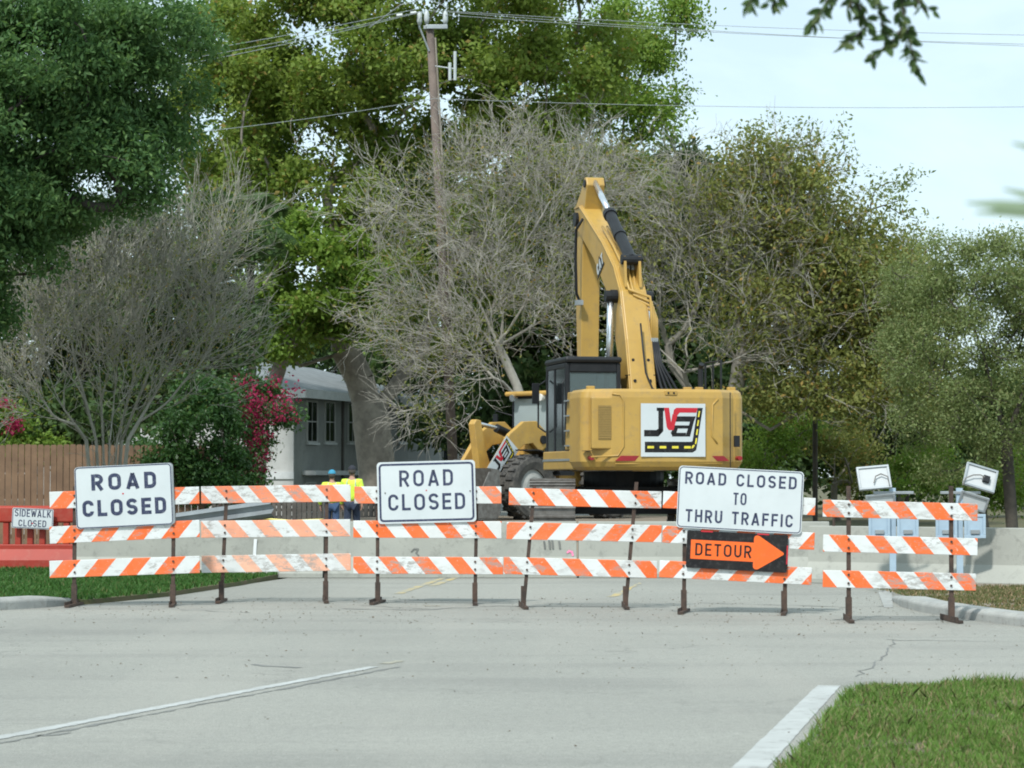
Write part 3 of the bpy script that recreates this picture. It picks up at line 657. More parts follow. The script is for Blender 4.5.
# solar lights ----------------------------------------------------
def solar(px, label, roll, wide, jbox, yb=34.0, cx=0.0):
    p = G(px,588); yb = p.y; s = FPX/yb; t = empty('solar_light',(p.x,p.y,0)); tag(t,label,'solar light','solar powered lights beside the right barrier')
    top = W(px,488,yb).z
    MB().box((-.045,-.03,0),(.045,.03,top)).box((-.10,-.10,0),(.10,.10,.02)).build('post',M['galv_blue'],t,bevel=.005)
    z0 = W(px,538,yb).z; z1 = W(px,514,yb).z
    for sx in (-1,1):
        mb = MB(); a = .05*sx; b = .36*sx; x0,x1 = min(a,b),max(a,b)
        mb.box((x0,-.10,z0),(x1,-.075,z0+.05)).box((x0,-.10,z1-.04),(x1,-.075,z1)).box((x0,-.10,z0+.05),(x0+.04,-.075,z1-.04)).box((x1-.04,-.10,z0+.05),(x1,-.075,z1-.04))
        mb.box((x0+.04,-.085,z0+.05),(x1-.04,-.07,z1-.04))
        f = mb.build('battery_case',M['galv_blue'],t,bevel=.004)
        MB().box((x0+.09,-.12,z0+.06),(x1-.09,-.088,z0+.12)).build('latch',M['galv'],f,bevel=.004)
    # panel backs
    for k,(zc,hh,ww,tilt,rr,nm) in enumerate(((W(px,478,yb).z,.36,.47,R(-24),roll,'solar_panel'),(W(px,500,yb).z-.02,.22,.42,R(14),roll,'lower_panel'))):
        mr = Matrix.Translation((cx*(1-.35*k),-.02,zc)) @ Matrix.Rotation(rr,4,'Y') @ Matrix.Rotation(tilt,4,'X')
        mb = MB(); mb.box((-ww/2,-.012,-hh/2),(ww/2,.012,hh/2),0,mr)
        pn = mb.build(nm,M['panel_back'],t,bevel=.003)
        fr = MB(); e=.03
        for a_,b_ in (((-ww/2,-.035,-hh/2),(ww/2,-.013,-hh/2+e)),((-ww/2,-.035,hh/2-e),(ww/2,-.013,hh/2)),((-ww/2,-.035,-hh/2+e),(-ww/2+e,-.013,hh/2-e)),((ww/2-e,-.035,-hh/2+e),(ww/2,-.013,hh/2-e))): fr.box(a_,b_,0,mr)
        fr.build('panel_frame',M['galv'],pn,bevel=.003)
        if k==0 and jbox: MB().box((.03,-.07,-.06),(.13,-.013,.04),0,mr).build('junction_box',M['black'],pn,bevel=.008)
        if k==0:
            c = [mr@Vector(v) for v in (((.05,-.07,-.0),(-.02,-.07,.015),(-.12,-.07,-.02),(-.22,-.06,-.1),(-.24,-.05,-.22)) if jbox else ((-.02,-.05,-.1),(.02,-.06,0),(.1,-.06,.03),(.19,-.06,-.02),(.2,-.05,-.16)))]
            MB().tube(c,.009,6).build('cable',M['steel'],pn)
    MB().box((-.28,-.05,W(px,494,yb).z),(.3,-.02,W(px,494,yb).z+.04)).build('bracket',M['galv'],t,bevel=.004)
solar(893,'solar light with its panel tipped up to the left, nearer the road',R(-5),1,False,cx=-.27)
solar(960,'solar light with a black junction box on its leaning panel',R(17),1,True,cx=.30)

# red plastic barrier ---------------------------------------------
def plastic_barrier():
    c = G(46,573); t = empty('plastic_barrier',(c.x-.55,c.y,0.06)); tag(t,'orange red plastic barrier with slots, at the left edge','plastic barrier')
    L0,L1 = -1.2,1.34; H=1.06
    body = MB()
    body.prism([(-.22,0),(-.22,.16),(-.10,.34),(-.10,.42),(.10,.42),(.10,.34),(.22,.16),(.22,0)],'x',L0,L1)
    body.prism([(-.07,.78),(-.09,.80),(-.09,H-.03),(-.06,H),(.06,H),(.09,H-.03),(.09,.80),(.07,.78)],'x',L0,L1)
    body.build('shell',M['orange_plastic'],t,bevel=.015)
    n=12
    for i in range(n+1):
        x = L0+.03+(L1-L0-.12)*i/n
        MB().box((x,-.065,.418),(x+.095,.065,.782)).build('picket',M['orange_plastic'],t,bevel=.01)
    for x in (-.7,.8): MB().box((x-.2,-.28,-.03),(x+.2,.28,.02)).build('foot',M['orange_plastic'],t,bevel=.01)
    # sign hung on it
    s_ = FPX/c.y; sg = empty('sidewalk_sign',(W(33,518.5,c.y-.16).x,c.y-.19,W(33,518.5,c.y-.16).z)); tag(sg,'small white SIDEWALK CLOSED sign on the red plastic barrier','sign')
    sg.rotation_euler=(0,R(2.5),0)
    w_,h_ = 41/s_,20/s_
    p_ = MB().prism(rrect(w_,h_,.03),'y',-.0025,.0025).build('sign_plate',M['sign_white'],sg)
    border(p_,w_,h_,M['sign_blue'],.008,.010,.025)
    letters(p_,M['sign_blue'],'SIDEWALK',0,.025,.12,.60,t=.15,gap=.2,y0=-.0027); letters(p_,M['sign_blue'],'CLOSED',0,-.135,.11,.46,t=.15,gap=.2,y0=-.0027)
    red_spot(p_,0,-.08,.013)
    MB().box((-.02,.003,.1),(.02,.10,.16)).build('hook',M['galv'],sg)
plastic_barrier()

# loose guardrail beam --------------------------------------------
def guardrail():
    a = W(170,523,41.5); b = W(274,508.5,36.9+3.2); t = empty('guardrail_beam',(a.x,a.y,0)); tag(t,'corrugated steel guardrail section raised behind the faded barricade','guardrail')
    prof=[(-.155,0),(-.13,-.04),(-.08,-.08),(-.03,-.03),(0,0),(.03,-.03),(.08,-.08),(.13,-.04),(.155,0)]
    a=a-t.location; b=b-t.location; d=(b-a).normalized(); sd=d.cross(Vector((0,0,1))).normalized(); up=sd.cross(d)
    vs=[];fs=[];n=len(prof)
    for p in (a,b):
        for u,v in prof: vs.append(p+up*u+sd*(-v))
    for p in (a,b):
        for u,v in prof: vs.append(p+up*u+sd*(-v-.006))
    for k in range(n-1): fs += [(k,k+1,n+k+1,n+k),(2*n+k,3*n+k,3*n+k+1,2*n+k+1)]
    fs += [(0,n,3*n,2*n),(n-1,3*n-1,4*n-1,2*n-1)]
    MB().add(vs,fs).build('beam',M['galv'],t)
    for k in (.15,.85):
        q=a.lerp(b,k); MB().box((q.x-.07,q.y+.05,0),(q.x+.07,q.y+.2,q.z+.1)).build('post',M['fence_brown'],t,bevel=.01)
guardrail()
# ================================================================ EXCAVATOR
def cyl2(mb, a, b, r, n=14, mi=0): return mb.tube([a,b], r, n, mi)
def jva(parent, cx, cz, w_, h_, y, M4=None):
    """white sticker with the contractor's lettering and a road, on a face turned to -y; local x right, z up"""
    T = M4 or Matrix.Identity(4); X = lambda u: cx+(u-.5)*w_; Z = lambda v: cz+(v-.5)*h_
    def plate(name, polys, mat, d0, d1, par):
        mb = MB()
        for pl in polys: mb.prism([(X(u),Z(v)) for u,v in pl],'y',y-d1,y-d0,M=T)
        return mb.build(name, mat, par)
    s = plate('sticker', [[(0,0),(1,0),(1,1),(0,1)]], M['sign_white'], 0, .004, parent)
    blk = [[(.27,.92),(.345,.92),(.345,.48),(.27,.40)],[(.245,.92),(.36,.92),(.36,.86),(.245,.86)],
           [(.05,.38),(.27,.38),(.345,.48),(.345,.52),(.26,.52),(.24,.50),(.05,.50)],
           # a
           [(.52,.76),(.85,.76),(.82,.66),(.49,.66)],[(.76,.66),(.82,.66),(.76,.38),(.69,.38)],
           [(.50,.59),(.755,.59),(.74,.53),(.50,.53)],[(.50,.53),(.57,.53),(.55,.45),(.48,.40),(.46,.45)],[(.49,.45),(.70,.45),(.69,.38),(.48,.38)]]
    plate('letter', blk, M['sign_black'], .0045, .0065, s)
    plate('letter', [[(.36,.92),(.435,.92),(.47,.62),(.445,.50),(.40,.55)],[(.445,.50),(.40,.55),(.43,.50)],[(.445,.50),(.505,.50),(.565,.78),(.49,.80),(.47,.66)],
                     [(.50,.80),(.565,.78),(.60,.83),(.86,.83),(.88,.92),(.55,.92),(.51,.88)]], M['decal_red'], .0045, .0068, s)
    plate('road_mark', [[(.06,.08),(.80,.08),(.85,.12),(.86,.15),(.96,.92),(.88,.92),(.80,.30),(.78,.28),(.06,.28)]], M['sign_black'], .0045, .0062, s)
    ds = [[(.10+.19*i,.155),(.20+.19*i,.155),(.20+.19*i,.20),(.10+.19*i,.20)] for i in range(4)]
    for i in range(4):
        v = .24+.17*i; u = .835+.012*i*1.3; ds.append([(u,v),(u+.022,v),(u+.036,v+.11),(u+.016,v+.11)])
    ds.append([(.78,.155),(.81,.165),(.835,.215),(.815,.225),(.79,.20)])
    [plate('road_dash', [q], M['decal_yellow'], .0064, .0082, s) for q in ds]
    return s

def excavator():
    yaw = R(12); Z0 = .47
    t = empty('excavator',(2.09,45.0,Z0),yaw); tag(t,'large yellow tracked excavator with raised boom, seen from behind','excavator')
    Y = M['cat_yellow']; K = M['black']
    # undercarriage, standing square to the road
    u = Matrix.Rotation(-yaw-R(1),4,'Z')
    for sx in (-1,1):
        xc = 1.33*sx; L2,H,rr = 2.5,1.08,.50; prof=[]
        for k in range(9): a=R(90+180*k/8); prof.append((-L2+rr+rr*math.cos(a), H/2+ (H/2-.03)*math.sin(a)))
        for k in range(9): a=R(-90+180*k/8); prof.append((L2-rr+rr*math.cos(a), H/2+(H/2-.03)*math.sin(a)))
        inn=[(y*.955, H/2+(z-H/2)*.84) for y,z in prof]
        mb=MB(); n=len(prof); vs=[]
        for x in (xc-.40,xc+.40):
            vs += [u@Vector((x,y,z)) for y,z in prof]+[u@Vector((x,y,z)) for y,z in inn]
        fs=[]
        for k in range(n):
            j=(k+1)%n; fs += [(k,j,2*n+j,2*n+k),(n+k,3*n+k,3*n+j,n+j),(k,n+k,n+j,j),(2*n+k,2*n+j,3*n+j,3*n+k)]
        mb.add(vs,fs)
        # shoe plates with grouser bars all round the loop
        P=[Vector(p) for p in prof]; per=[]; 
        for k in range(n): per.append((P[k],P[(k+1)%n]))
        tot=sum((b-a).length for a,b in per); step=tot/48; acc=0; nxt=0
        for a,b in per:
            l=(b-a).length
            while nxt < acc+l:
                q=a.lerp(b,(nxt-acc)/l); d=(b-a).normalized(); nn=Vector((d.y,-d.x)); 
                if nn.dot(q-Vector((0,H/2)))<0: nn=-nn
                for off in (-.05,.03):
                    c0=q+d*off; c1=c0+d*.03
                    pl=[(c0.x-nn.x*.01,c0.y-nn.y*.01),(c1.x-nn.x*.01,c1.y-nn.y*.01),(c1.x+nn.x*.045,c1.y+nn.y*.045),(c0.x+nn.x*.045,c0.y+nn.y*.045)]
                    mb.prism(pl,'x',xc-.41,xc+.41,M=u)
                nxt+=step
            acc+=l
        tr=mb.build('track',M['steel'],t)
        fb=MB(); fb.prism([(-1.9,.30),(1.9,.30),(1.9,.78),(-1.9,.78)],'x',xc-.2,xc+.2,M=u)
        for y in (-1.95,1.95): fb.tube([u@Vector((xc-.25,y,H/2)),u@Vector((xc+.25,y,H/2))],.40,20)
        for k in range(7): fb.tube([u@Vector((xc-.3,-1.5+.5*k,.22)),u@Vector((xc+.3,-1.5+.5*k,.22))],.13,12)
        fb.build('track_frame',Y,tr)
    MB().prism([(-1.0,-.9),(1.0,-.9),(1.0,.9),(-1.0,.9)],'z',.45,.95,M=u).tube([(0,0,.95),(0,0,1.24)],.75,28).build('undercarriage',K,t)
    # upper structure
    ub=MB(); ub.box((-.98,-1.9,1.25),(1.48,2.05,2.0)).box((.9,-1.9,2.0),(1.48,.3,2.62)).box((-.95,-1.9,2.0),(.88,-.55,2.60)).box((1.0,.3,2.0),(1.47,2.0,2.25))
    up=ub.build('upper_body',Y,t,bevel=.03)
    # counterweight: rounded corners, slightly bowed rear
    pl=[]
    for k in range(7): a=R(180+90*k/6); pl.append((-1.50+.16+.16*math.cos(a)*1.0,-2.86+.16+.16*math.sin(a)))
    for k in range(1,8): x=-1.34+2.68*k/8; pl.append((x,-3.02-.075*math.sin(math.pi*k/8)))
    for k in range(7): a=R(270+90*k/6); pl.append((1.50-.22+.22*math.cos(a),-2.80+.22+.22*math.sin(a)))
    pl += [(1.50,-1.93),(-1.50,-1.93)]
    cw=MB(); n=len(pl)
    levels=[(1.25,.90),(1.31,.965),(1.40,1.0),(2.52,1.0),(2.62,.985),(2.67,.955)]
    vs=[];fs=[]
    for z,k in levels:
        for x,y in pl: vs.append((x*k if abs(x)>.1 else x, -1.93+(y+1.93)*k, z))
    for i in range(len(levels)-1):
        for k in range(n): fs.append((i*n+k,i*n+(k+1)%n,(i+1)*n+(k+1)%n,(i+1)*n+k))
    fs += [tuple(range(n-1,-1,-1)),tuple((len(levels)-1)*n+k for k in range(n))]
    cwo=cw.add(vs,fs).build('counterweight',Y,t,bevel=.02)
    yb=-3.03
    def rear(x): return -3.02-.075*math.sin(math.pi*max(0,min(1,(x+1.34)/2.68)))
    # access panel with grille at the left, step edges, embossed ribs
    d=MB(); x0,x1=-1.40,-1.02
    d.box((-1.36,rear(-1.2)-.012,1.62),(-.90,-2.9,2.52)); dp=d.build('access_panel',Y,cwo,bevel=.02)
    g=MB(); g.box((-1.25,rear(-1.2)-.02,1.78),(-1.02,-3.0,2.38))
    for k in range(14): g.box((-1.25,rear(-1.2)-.028,1.80+.042*k),(-1.02,rear(-1.2)-.018,1.815+.042*k))
    g.build('grille',pm('grille_mesh',(.30,.20,.06),(.26,.17,.05),30,.7),dp)
    rb=MB(); 
    rb.tube([(-1.0,rear(-1)+.0,2.58),(-.86,rear(-.86),2.56),(-.80,rear(-.8),2.45),(-.80,rear(-.8),1.66),(-.9,rear(-.9),1.5),(-1.38,rear(-1.3),1.48)],.018,6)
    rb.tube([(.92,rear(.92),2.5),(.82,rear(.82),2.40),(.80,rear(.8),1.85),(.90,rear(.9),1.72)],.018,6)
    rb.tube([(-.95,rear(-.95),1.36),(1.0,rear(1),1.36)],.012,6); build_each(rb,'embossed_rib',Y,cwo,smooth=True)
    sm=MB(); sm.box((1.145,rear(1.15)-.004,1.3),(1.155,rear(1.15)+.02,2.62)).box((-1.49,-2.84,1.58),(-1.35,rear(-1.3)-.001,1.59)); build_each(sm,'seam',K,cwo)
    MB().box((1.24,-2.995,1.66),(1.34,-2.93,1.86)).build('vent_hatch',K,cwo,bevel=.006)
    for x in (-1.36,1.33): MB().tube([(x,-2.86,1.46),(x,rear(-1.34)-.015,1.46)],.04,12).build('marker_lamp',M['red'],cwo)
    for xa,xb_,s in ((-.95,-.52,1),(.80,1.12,-1)):
        q=[(xa+.10*(s>0),1.50),(xb_,1.50),(xb_-.0,1.50),(xb_-.08*(s>0)+0,1.41),(xa,1.41)]
        if s<0: q=[(xa,1.50),(xb_-.10,1.50),(xb_,1.41),(xa+.10,1.41)]
        MB().prism(q,'y',rear((xa+xb_)/2)-.012,rear((xa+xb_)/2)+.03).build('reflector',M['red'],cwo)
    st = jva(cwo,.085,1.95,1.17,.93,rear(.08)-.012); tag(st,'white sticker with black and red JVA lettering over a road')
    mb=MB(); mb.box((-.06,-3.06,2.56),(.16,rear(0)-.01,2.64)); mb.build('hitch_plate',Y,cwo,bevel=.01)
    mb=MB(); 
    for x in (0,.1): mb.tube([(x,rear(0)-.02,2.6),(x,rear(0)-.012,2.6)],.018,8)
    build_each(mb,'bolt',K,cwo)
    # top deck edges, lids
    for x,yy in ((-1.28,-2.6),(1.30,-2.6),(.55,-2.4),(.75,-2.45)):
        MB().box((x-.07,yy-.05,2.66),(x+.07,yy+.05,2.73)).build('lifting_eye',Y,cwo,bevel=.01)
    MB().box((-.9,-1.85,2.6),(.86,-.7,2.66)).box((.95,-1.8,2.62),(1.42,-.2,2.67)).build('hood',Y,t,bevel=.02)
    MB().tube([(1.15,-1.2,2.6),(1.15,-1.2,3.12),(1.15,-1.27,3.2)],.05,12).build('exhaust_pipe',K,t)
    # side compartment with steps and catwalk
    sc=MB(); sc.prism([(-1.92,1.62),(-1.15,1.62),(-1.35,2.66),(-1.92,2.66)],'x',-1.40,-.99); scp=sc.build('side_door',Y,t,bevel=.02)
    for k in range(4):
        z=1.68+.27*k; MB().box((-1.46,-1.86,z),(-1.02,-1.83+.5,z+.025)).build('step',M['galv'],scp)
    MB().box((-1.42,-1.9,1.26),(-1.0,.55,1.60)).build('catwalk_box',Y,t,bevel=.02)
    MB().box((-1.43,-1.92,1.42),(-1.41,.56,1.46)).build('catwalk_trim',M['galv'],t)
    # handrails
    hr=MB(); hr.tube([(1.42,-1.6,2.66),(1.42,-1.6,3.25),(1.42,-.6,3.25),(1.42,-.6,2.66)],.02,8).tube([(1.42,-1.1,2.66),(1.42,-1.1,3.25)],.018,8); hr.build('handrail',K,t)
    mb=MB(); mb.tube([(1.0,.8,2.2),(.95,.6,3.05),(.6,.6,3.05)],.02,8).box((.62,.56,2.95),(.98,.60,3.12)); mb.build('mirror',K,t)
    # cab
    cab=empty('cab',(0,0,0)); cab.parent=t
    x0,x1,y0,y1,zb,zt=-1.04,.03,.30,2.0,1.25,3.40
    f=MB()
    for x in (x0,x1-.08):
        f.box((x,y0,zb),(x+.08,y0+.10,zt-.12)); f.box((x,y1-.08,zb),(x+.08,y1,zt-.12)); f.box((x,(y0+y1)/2+.1,zb),(x+.06,(y0+y1)/2+.17,zt-.12))
        f.box((x,y0+.1,zb),(x+.06,y1-.08,zb+.25)); f.box((x,y0+.1,zt-.22),(x+.06,y1-.08,zt-.12))
    f.box((x0+.08,y0,zb),(x1-.08,y0+.08,zb+1.28)).box((x0+.08,y0,zt-.30),(x1-.08,y0+.08,zt-.12)).box((x0+.08,y1-.06,zb),(x1-.08,y1,zb+.4))
    f.build('cab_frame',K,cab,bevel=.02)
    MB().prism([(x0-.02,y0-.05),(x1+.02,y0-.05),(x1+.02,y1+.03),(x0-.02,y1+.03)],'z',zt-.12,zt).build('cab_roof',K,cab,bevel=.05)
    MB().box((x0+.08,y0+.03,zb+1.28),(x1-.08,y0+.045,zt-.30)).build('rear_window',M['glass'],cab)
    MB().box((x0+.02,y0+.1,zb+.25),(x0+.035,y1-.08,zt-.22)).build('side_window',M['glass_dark'],cab)
    MB().box((x0+.08,y1-.045,zb+.4),(x1-.08,y1-.03,zt-.12)).build('windshield',M['glass'],cab)
    MB().box((x1-.035,y0+.1,zb+.25),(x1-.02,y1-.08,zt-.22)).build('side_window',M['glass'],cab)
    MB().box((-.75,.8,1.3),(-.25,1.2,2.2)).box((-.72,.78,2.2),(-.28,.95,2.85)).build('seat',K,cab,bevel=.05)
    MB().tube([(x0-.02,1.9,2.0),(x0-.16,1.95,2.1),(x0-.16,1.95,2.9),(x0-.02,1.9,3.0)],.018,8).box((x0-.30,1.85,2.55),(x0-.16,1.89,2.95)).build('side_mirror',K,cab,bevel=.01)
    MB().tube([(x0-.01,y0+.05,1.7),(x0-.05,y0+.05,1.75),(x0-.05,y0+.05,2.9),(x0-.01,y0+.05,2.95)],.014,6).build('grab_bar',K,cab)
    # boom
    bx=.45
    top=[(.12,1.9),(.18,2.6),(.55,3.75),(.95,4.70),(1.45,5.22),(2.4,5.80),(4.30,6.72),(4.72,6.72)]
    bot=[(4.85,6.40),(4.55,6.22),(3.2,5.52),(2.20,4.82),(1.68,4.22),(1.18,3.3),(.86,2.4),(.80,1.9)]
    bm_=MB(); bm_.prism(top+bot,'x',bx-.235,bx+.235); bo=bm_.build('boom',Y,t,bevel=.02)
    # welded seams and edge flanges
    e=MB()
    for x in (bx-.245,bx+.245):
        e.tube([(x,y+.03,z-.02) for y,z in top[1:]],.022,6)
    build_each(e,'flange',Y,bo)
    MB().box((bx-.26,.34,3.05),(bx+.26,.60,3.07)).build('weld_seam',K,bo)
    b=MB()
    for x in (bx-.15,bx+.15):
        for z,y in ((2.95,.285),(3.35,.43)): b.tube([(x,y-.02,z),(x,y+.05,z)],.03,8)
    build_each(b,'bolt',K,bo)
    # maker's mark on the boom's side: small pale letters on a dark wedge
    T=Matrix.Translation((bx-.243,2.60,5.35)) @ Matrix.Rotation(R(-90),4,'Z') @ Matrix.Rotation(R(-28),4,'Y')
    MB().prism([(-.32,-.16),(.30,-.16),(.0,.20)],'y',-.004,0,M=T).build('emblem',K,bo)
    mb=MB()
    for ch,xx in (('C',-.26),('A',-.08),('T',.12)):
        w_,st_=glyph(ch,.24)
        for p_,c_ in st_: mb.ribbon([(xx+p[0]*.24,-.11+p[1]*.24) for p in p_],.055,-.005,c_,M=T)
    mb.build('lettering',M['sign_white'],bo)
    # pivot bosses
    pv=MB(); pv.tube([(bx-.36,1.30,4.62),(bx+.36,1.30,4.62)],.13,16).tube([(bx-.3,4.55,6.45),(bx+.3,4.55,6.45)],.15,16); build_each(pv,'pin_boss',K,bo)
    # stick
    sp=[(3.90,7.10),(3.98,7.26),(4.12,7.28),(4.40,7.05),(4.95,6.75),(5.02,6.35),(4.95,5.5),(4.78,3.55),(4.66,3.35),(4.52,3.4),(4.45,3.6),(4.32,5.6),(4.22,6.4)]
    so_=MB().prism(sp,'x',bx-.19,bx+.19).build('stick',Y,t,bevel=.02)
    MB().tube([(bx-.27,4.62,6.45),(bx+.27,4.62,6.45)],.13,16).build('pin_boss',K,so_); MB().tube([(bx-.22,4.05,7.14),(bx+.22,4.05,7.14)],.08,16).build('pin_boss',K,so_)
    # stick cylinder
    sc_=MB(); a=Vector((bx,1.10,5.32)); b_=Vector((bx,4.02,7.18)); mid=a.lerp(b_,.58)
    cyl2(sc_,a,mid,.115,16); cyl2(sc_,mid-(b_-a).normalized()*.12,mid,.14,16)
    cyl2(sc_,a.lerp(b_,.28),a.lerp(b_,.31),.135,16); sc_.tube([a+Vector((-.2,0,0)),a+Vector((.2,0,0))],.10,12)
    sco=sc_.build('stick_cylinder',K,t); r_=MB(); cyl2(r_,mid,b_,.062,14); r_.build('piston_rod',M['chrome'],sco,smooth=True)
    MB().prism([(.95,4.78),(1.42,5.15),(1.20,5.40),(1.02,5.38)],'x',bx-.17,bx-.12).prism([(.95,4.78),(1.42,5.15),(1.20,5.40),(1.02,5.38)],'x',bx+.12,bx+.17).build('cylinder_bracket',Y,bo)
    for s in (-1,1):
        c=MB(); a=Vector((bx+.36*s,1.55,1.45)); b_=Vector((bx+.36*s,1.30,4.62)); mid=a.lerp(b_,.42)
        cyl2(c,a,mid,.12,16); c.tube([b_+Vector((-.09*s,0,0)),b_+Vector((.11*s,0,0))],.115,12)
        co_=c.build('boom_cylinder',K,t); r=MB(); cyl2(r,mid,b_,.068,14); r.build('piston_rod',M['chrome'],co_,smooth=True)
    # steel lines over the boom's back and black hoses at its right foot
    h=MB()
    for k,xo in enumerate((-.12,-.02,.08,.17)):
        h.tube([(bx+xo,2.9,6.12+.02),(bx+xo,2.0,5.66),(bx+xo,1.42,5.30),(bx+xo,1.10,5.02-.1*k),(bx+xo+.02,.90,4.72-.10*k),(bx+.29+.03*k,.80,4.58-.10*k),(bx+.30+.035*k,.74,4.30-.05*k),(bx+.27+.035*k,.60,3.70)],.030,7)
    build_each(h,'hydraulic_line',Y,bo,smooth=True)
    h=MB()
    for k in range(4):
        x=bx+.27+.035*k; h.tube([(x,.60,3.75),(x+.03,.44,3.3),(x+.08+.05*k,.30,2.9),(x+.16+.08*k,.20,2.55),(x+.22+.1*k,.15,2.35)],.028,8)
    h.tube([(bx+.02,.50,4.05),(bx+.03,.36,3.55),(bx+.05,.24,3.1),(bx+.16,.16,2.8),(bx+.3,.1,2.7)],.018,6)
    h.tube([(bx-.27,3.95,6.4),(bx-.36,4.15,6.2),(bx-.36,4.2,5.6),(bx-.33,4.25,4.9),(bx-.22,4.35,4.7)],.03,8)
    build_each(h,'hose',K,bo,smooth=True)
    cpl=MB()
    for k in range(4): 
        cpl.box((bx+.245+.035*k,.56,3.66),(bx+.275+.035*k,.64,3.78)); cpl.box((bx-.14+.095*k,1.28,5.14),(bx-.08+.095*k,1.46,5.30))
    cpl.box((bx-.33,4.18,4.66),(bx-.2,4.4,4.76)); build_each(cpl,'coupling',M['galv'],bo)
    # bucket behind the cab, curled under the stick
    bk=MB(); pr=[(4.35,3.55),(4.85,3.60),(5.2,3.1),(5.35,2.5),(5.1,1.95),(4.55,1.75),(4.0,1.95),(4.05,2.02),(4.55,1.85),(5.02,2.05),(5.22,2.5),(5.08,3.02),(4.78,3.45),(4.35,3.45)]
    bk.prism(pr,'x',bx-.6,bx+.6)
    side=[(4.35,3.45),(4.78,3.45),(5.08,3.02),(5.22,2.5),(5.02,2.05),(4.55,1.85),(4.05,2.02)]
    bk.prism(side,'x',bx-.62,bx-.60).prism(side,'x',bx+.60,bx+.62); bko=bk.build('bucket',M['steel'],t)
    for k in range(5): MB().prism([(4.02,1.94),(3.78,2.0),(4.05,2.04)],'x',bx-.55+.25*k,bx-.43+.25*k).build('tooth',M['steel'],bko)
excavator()

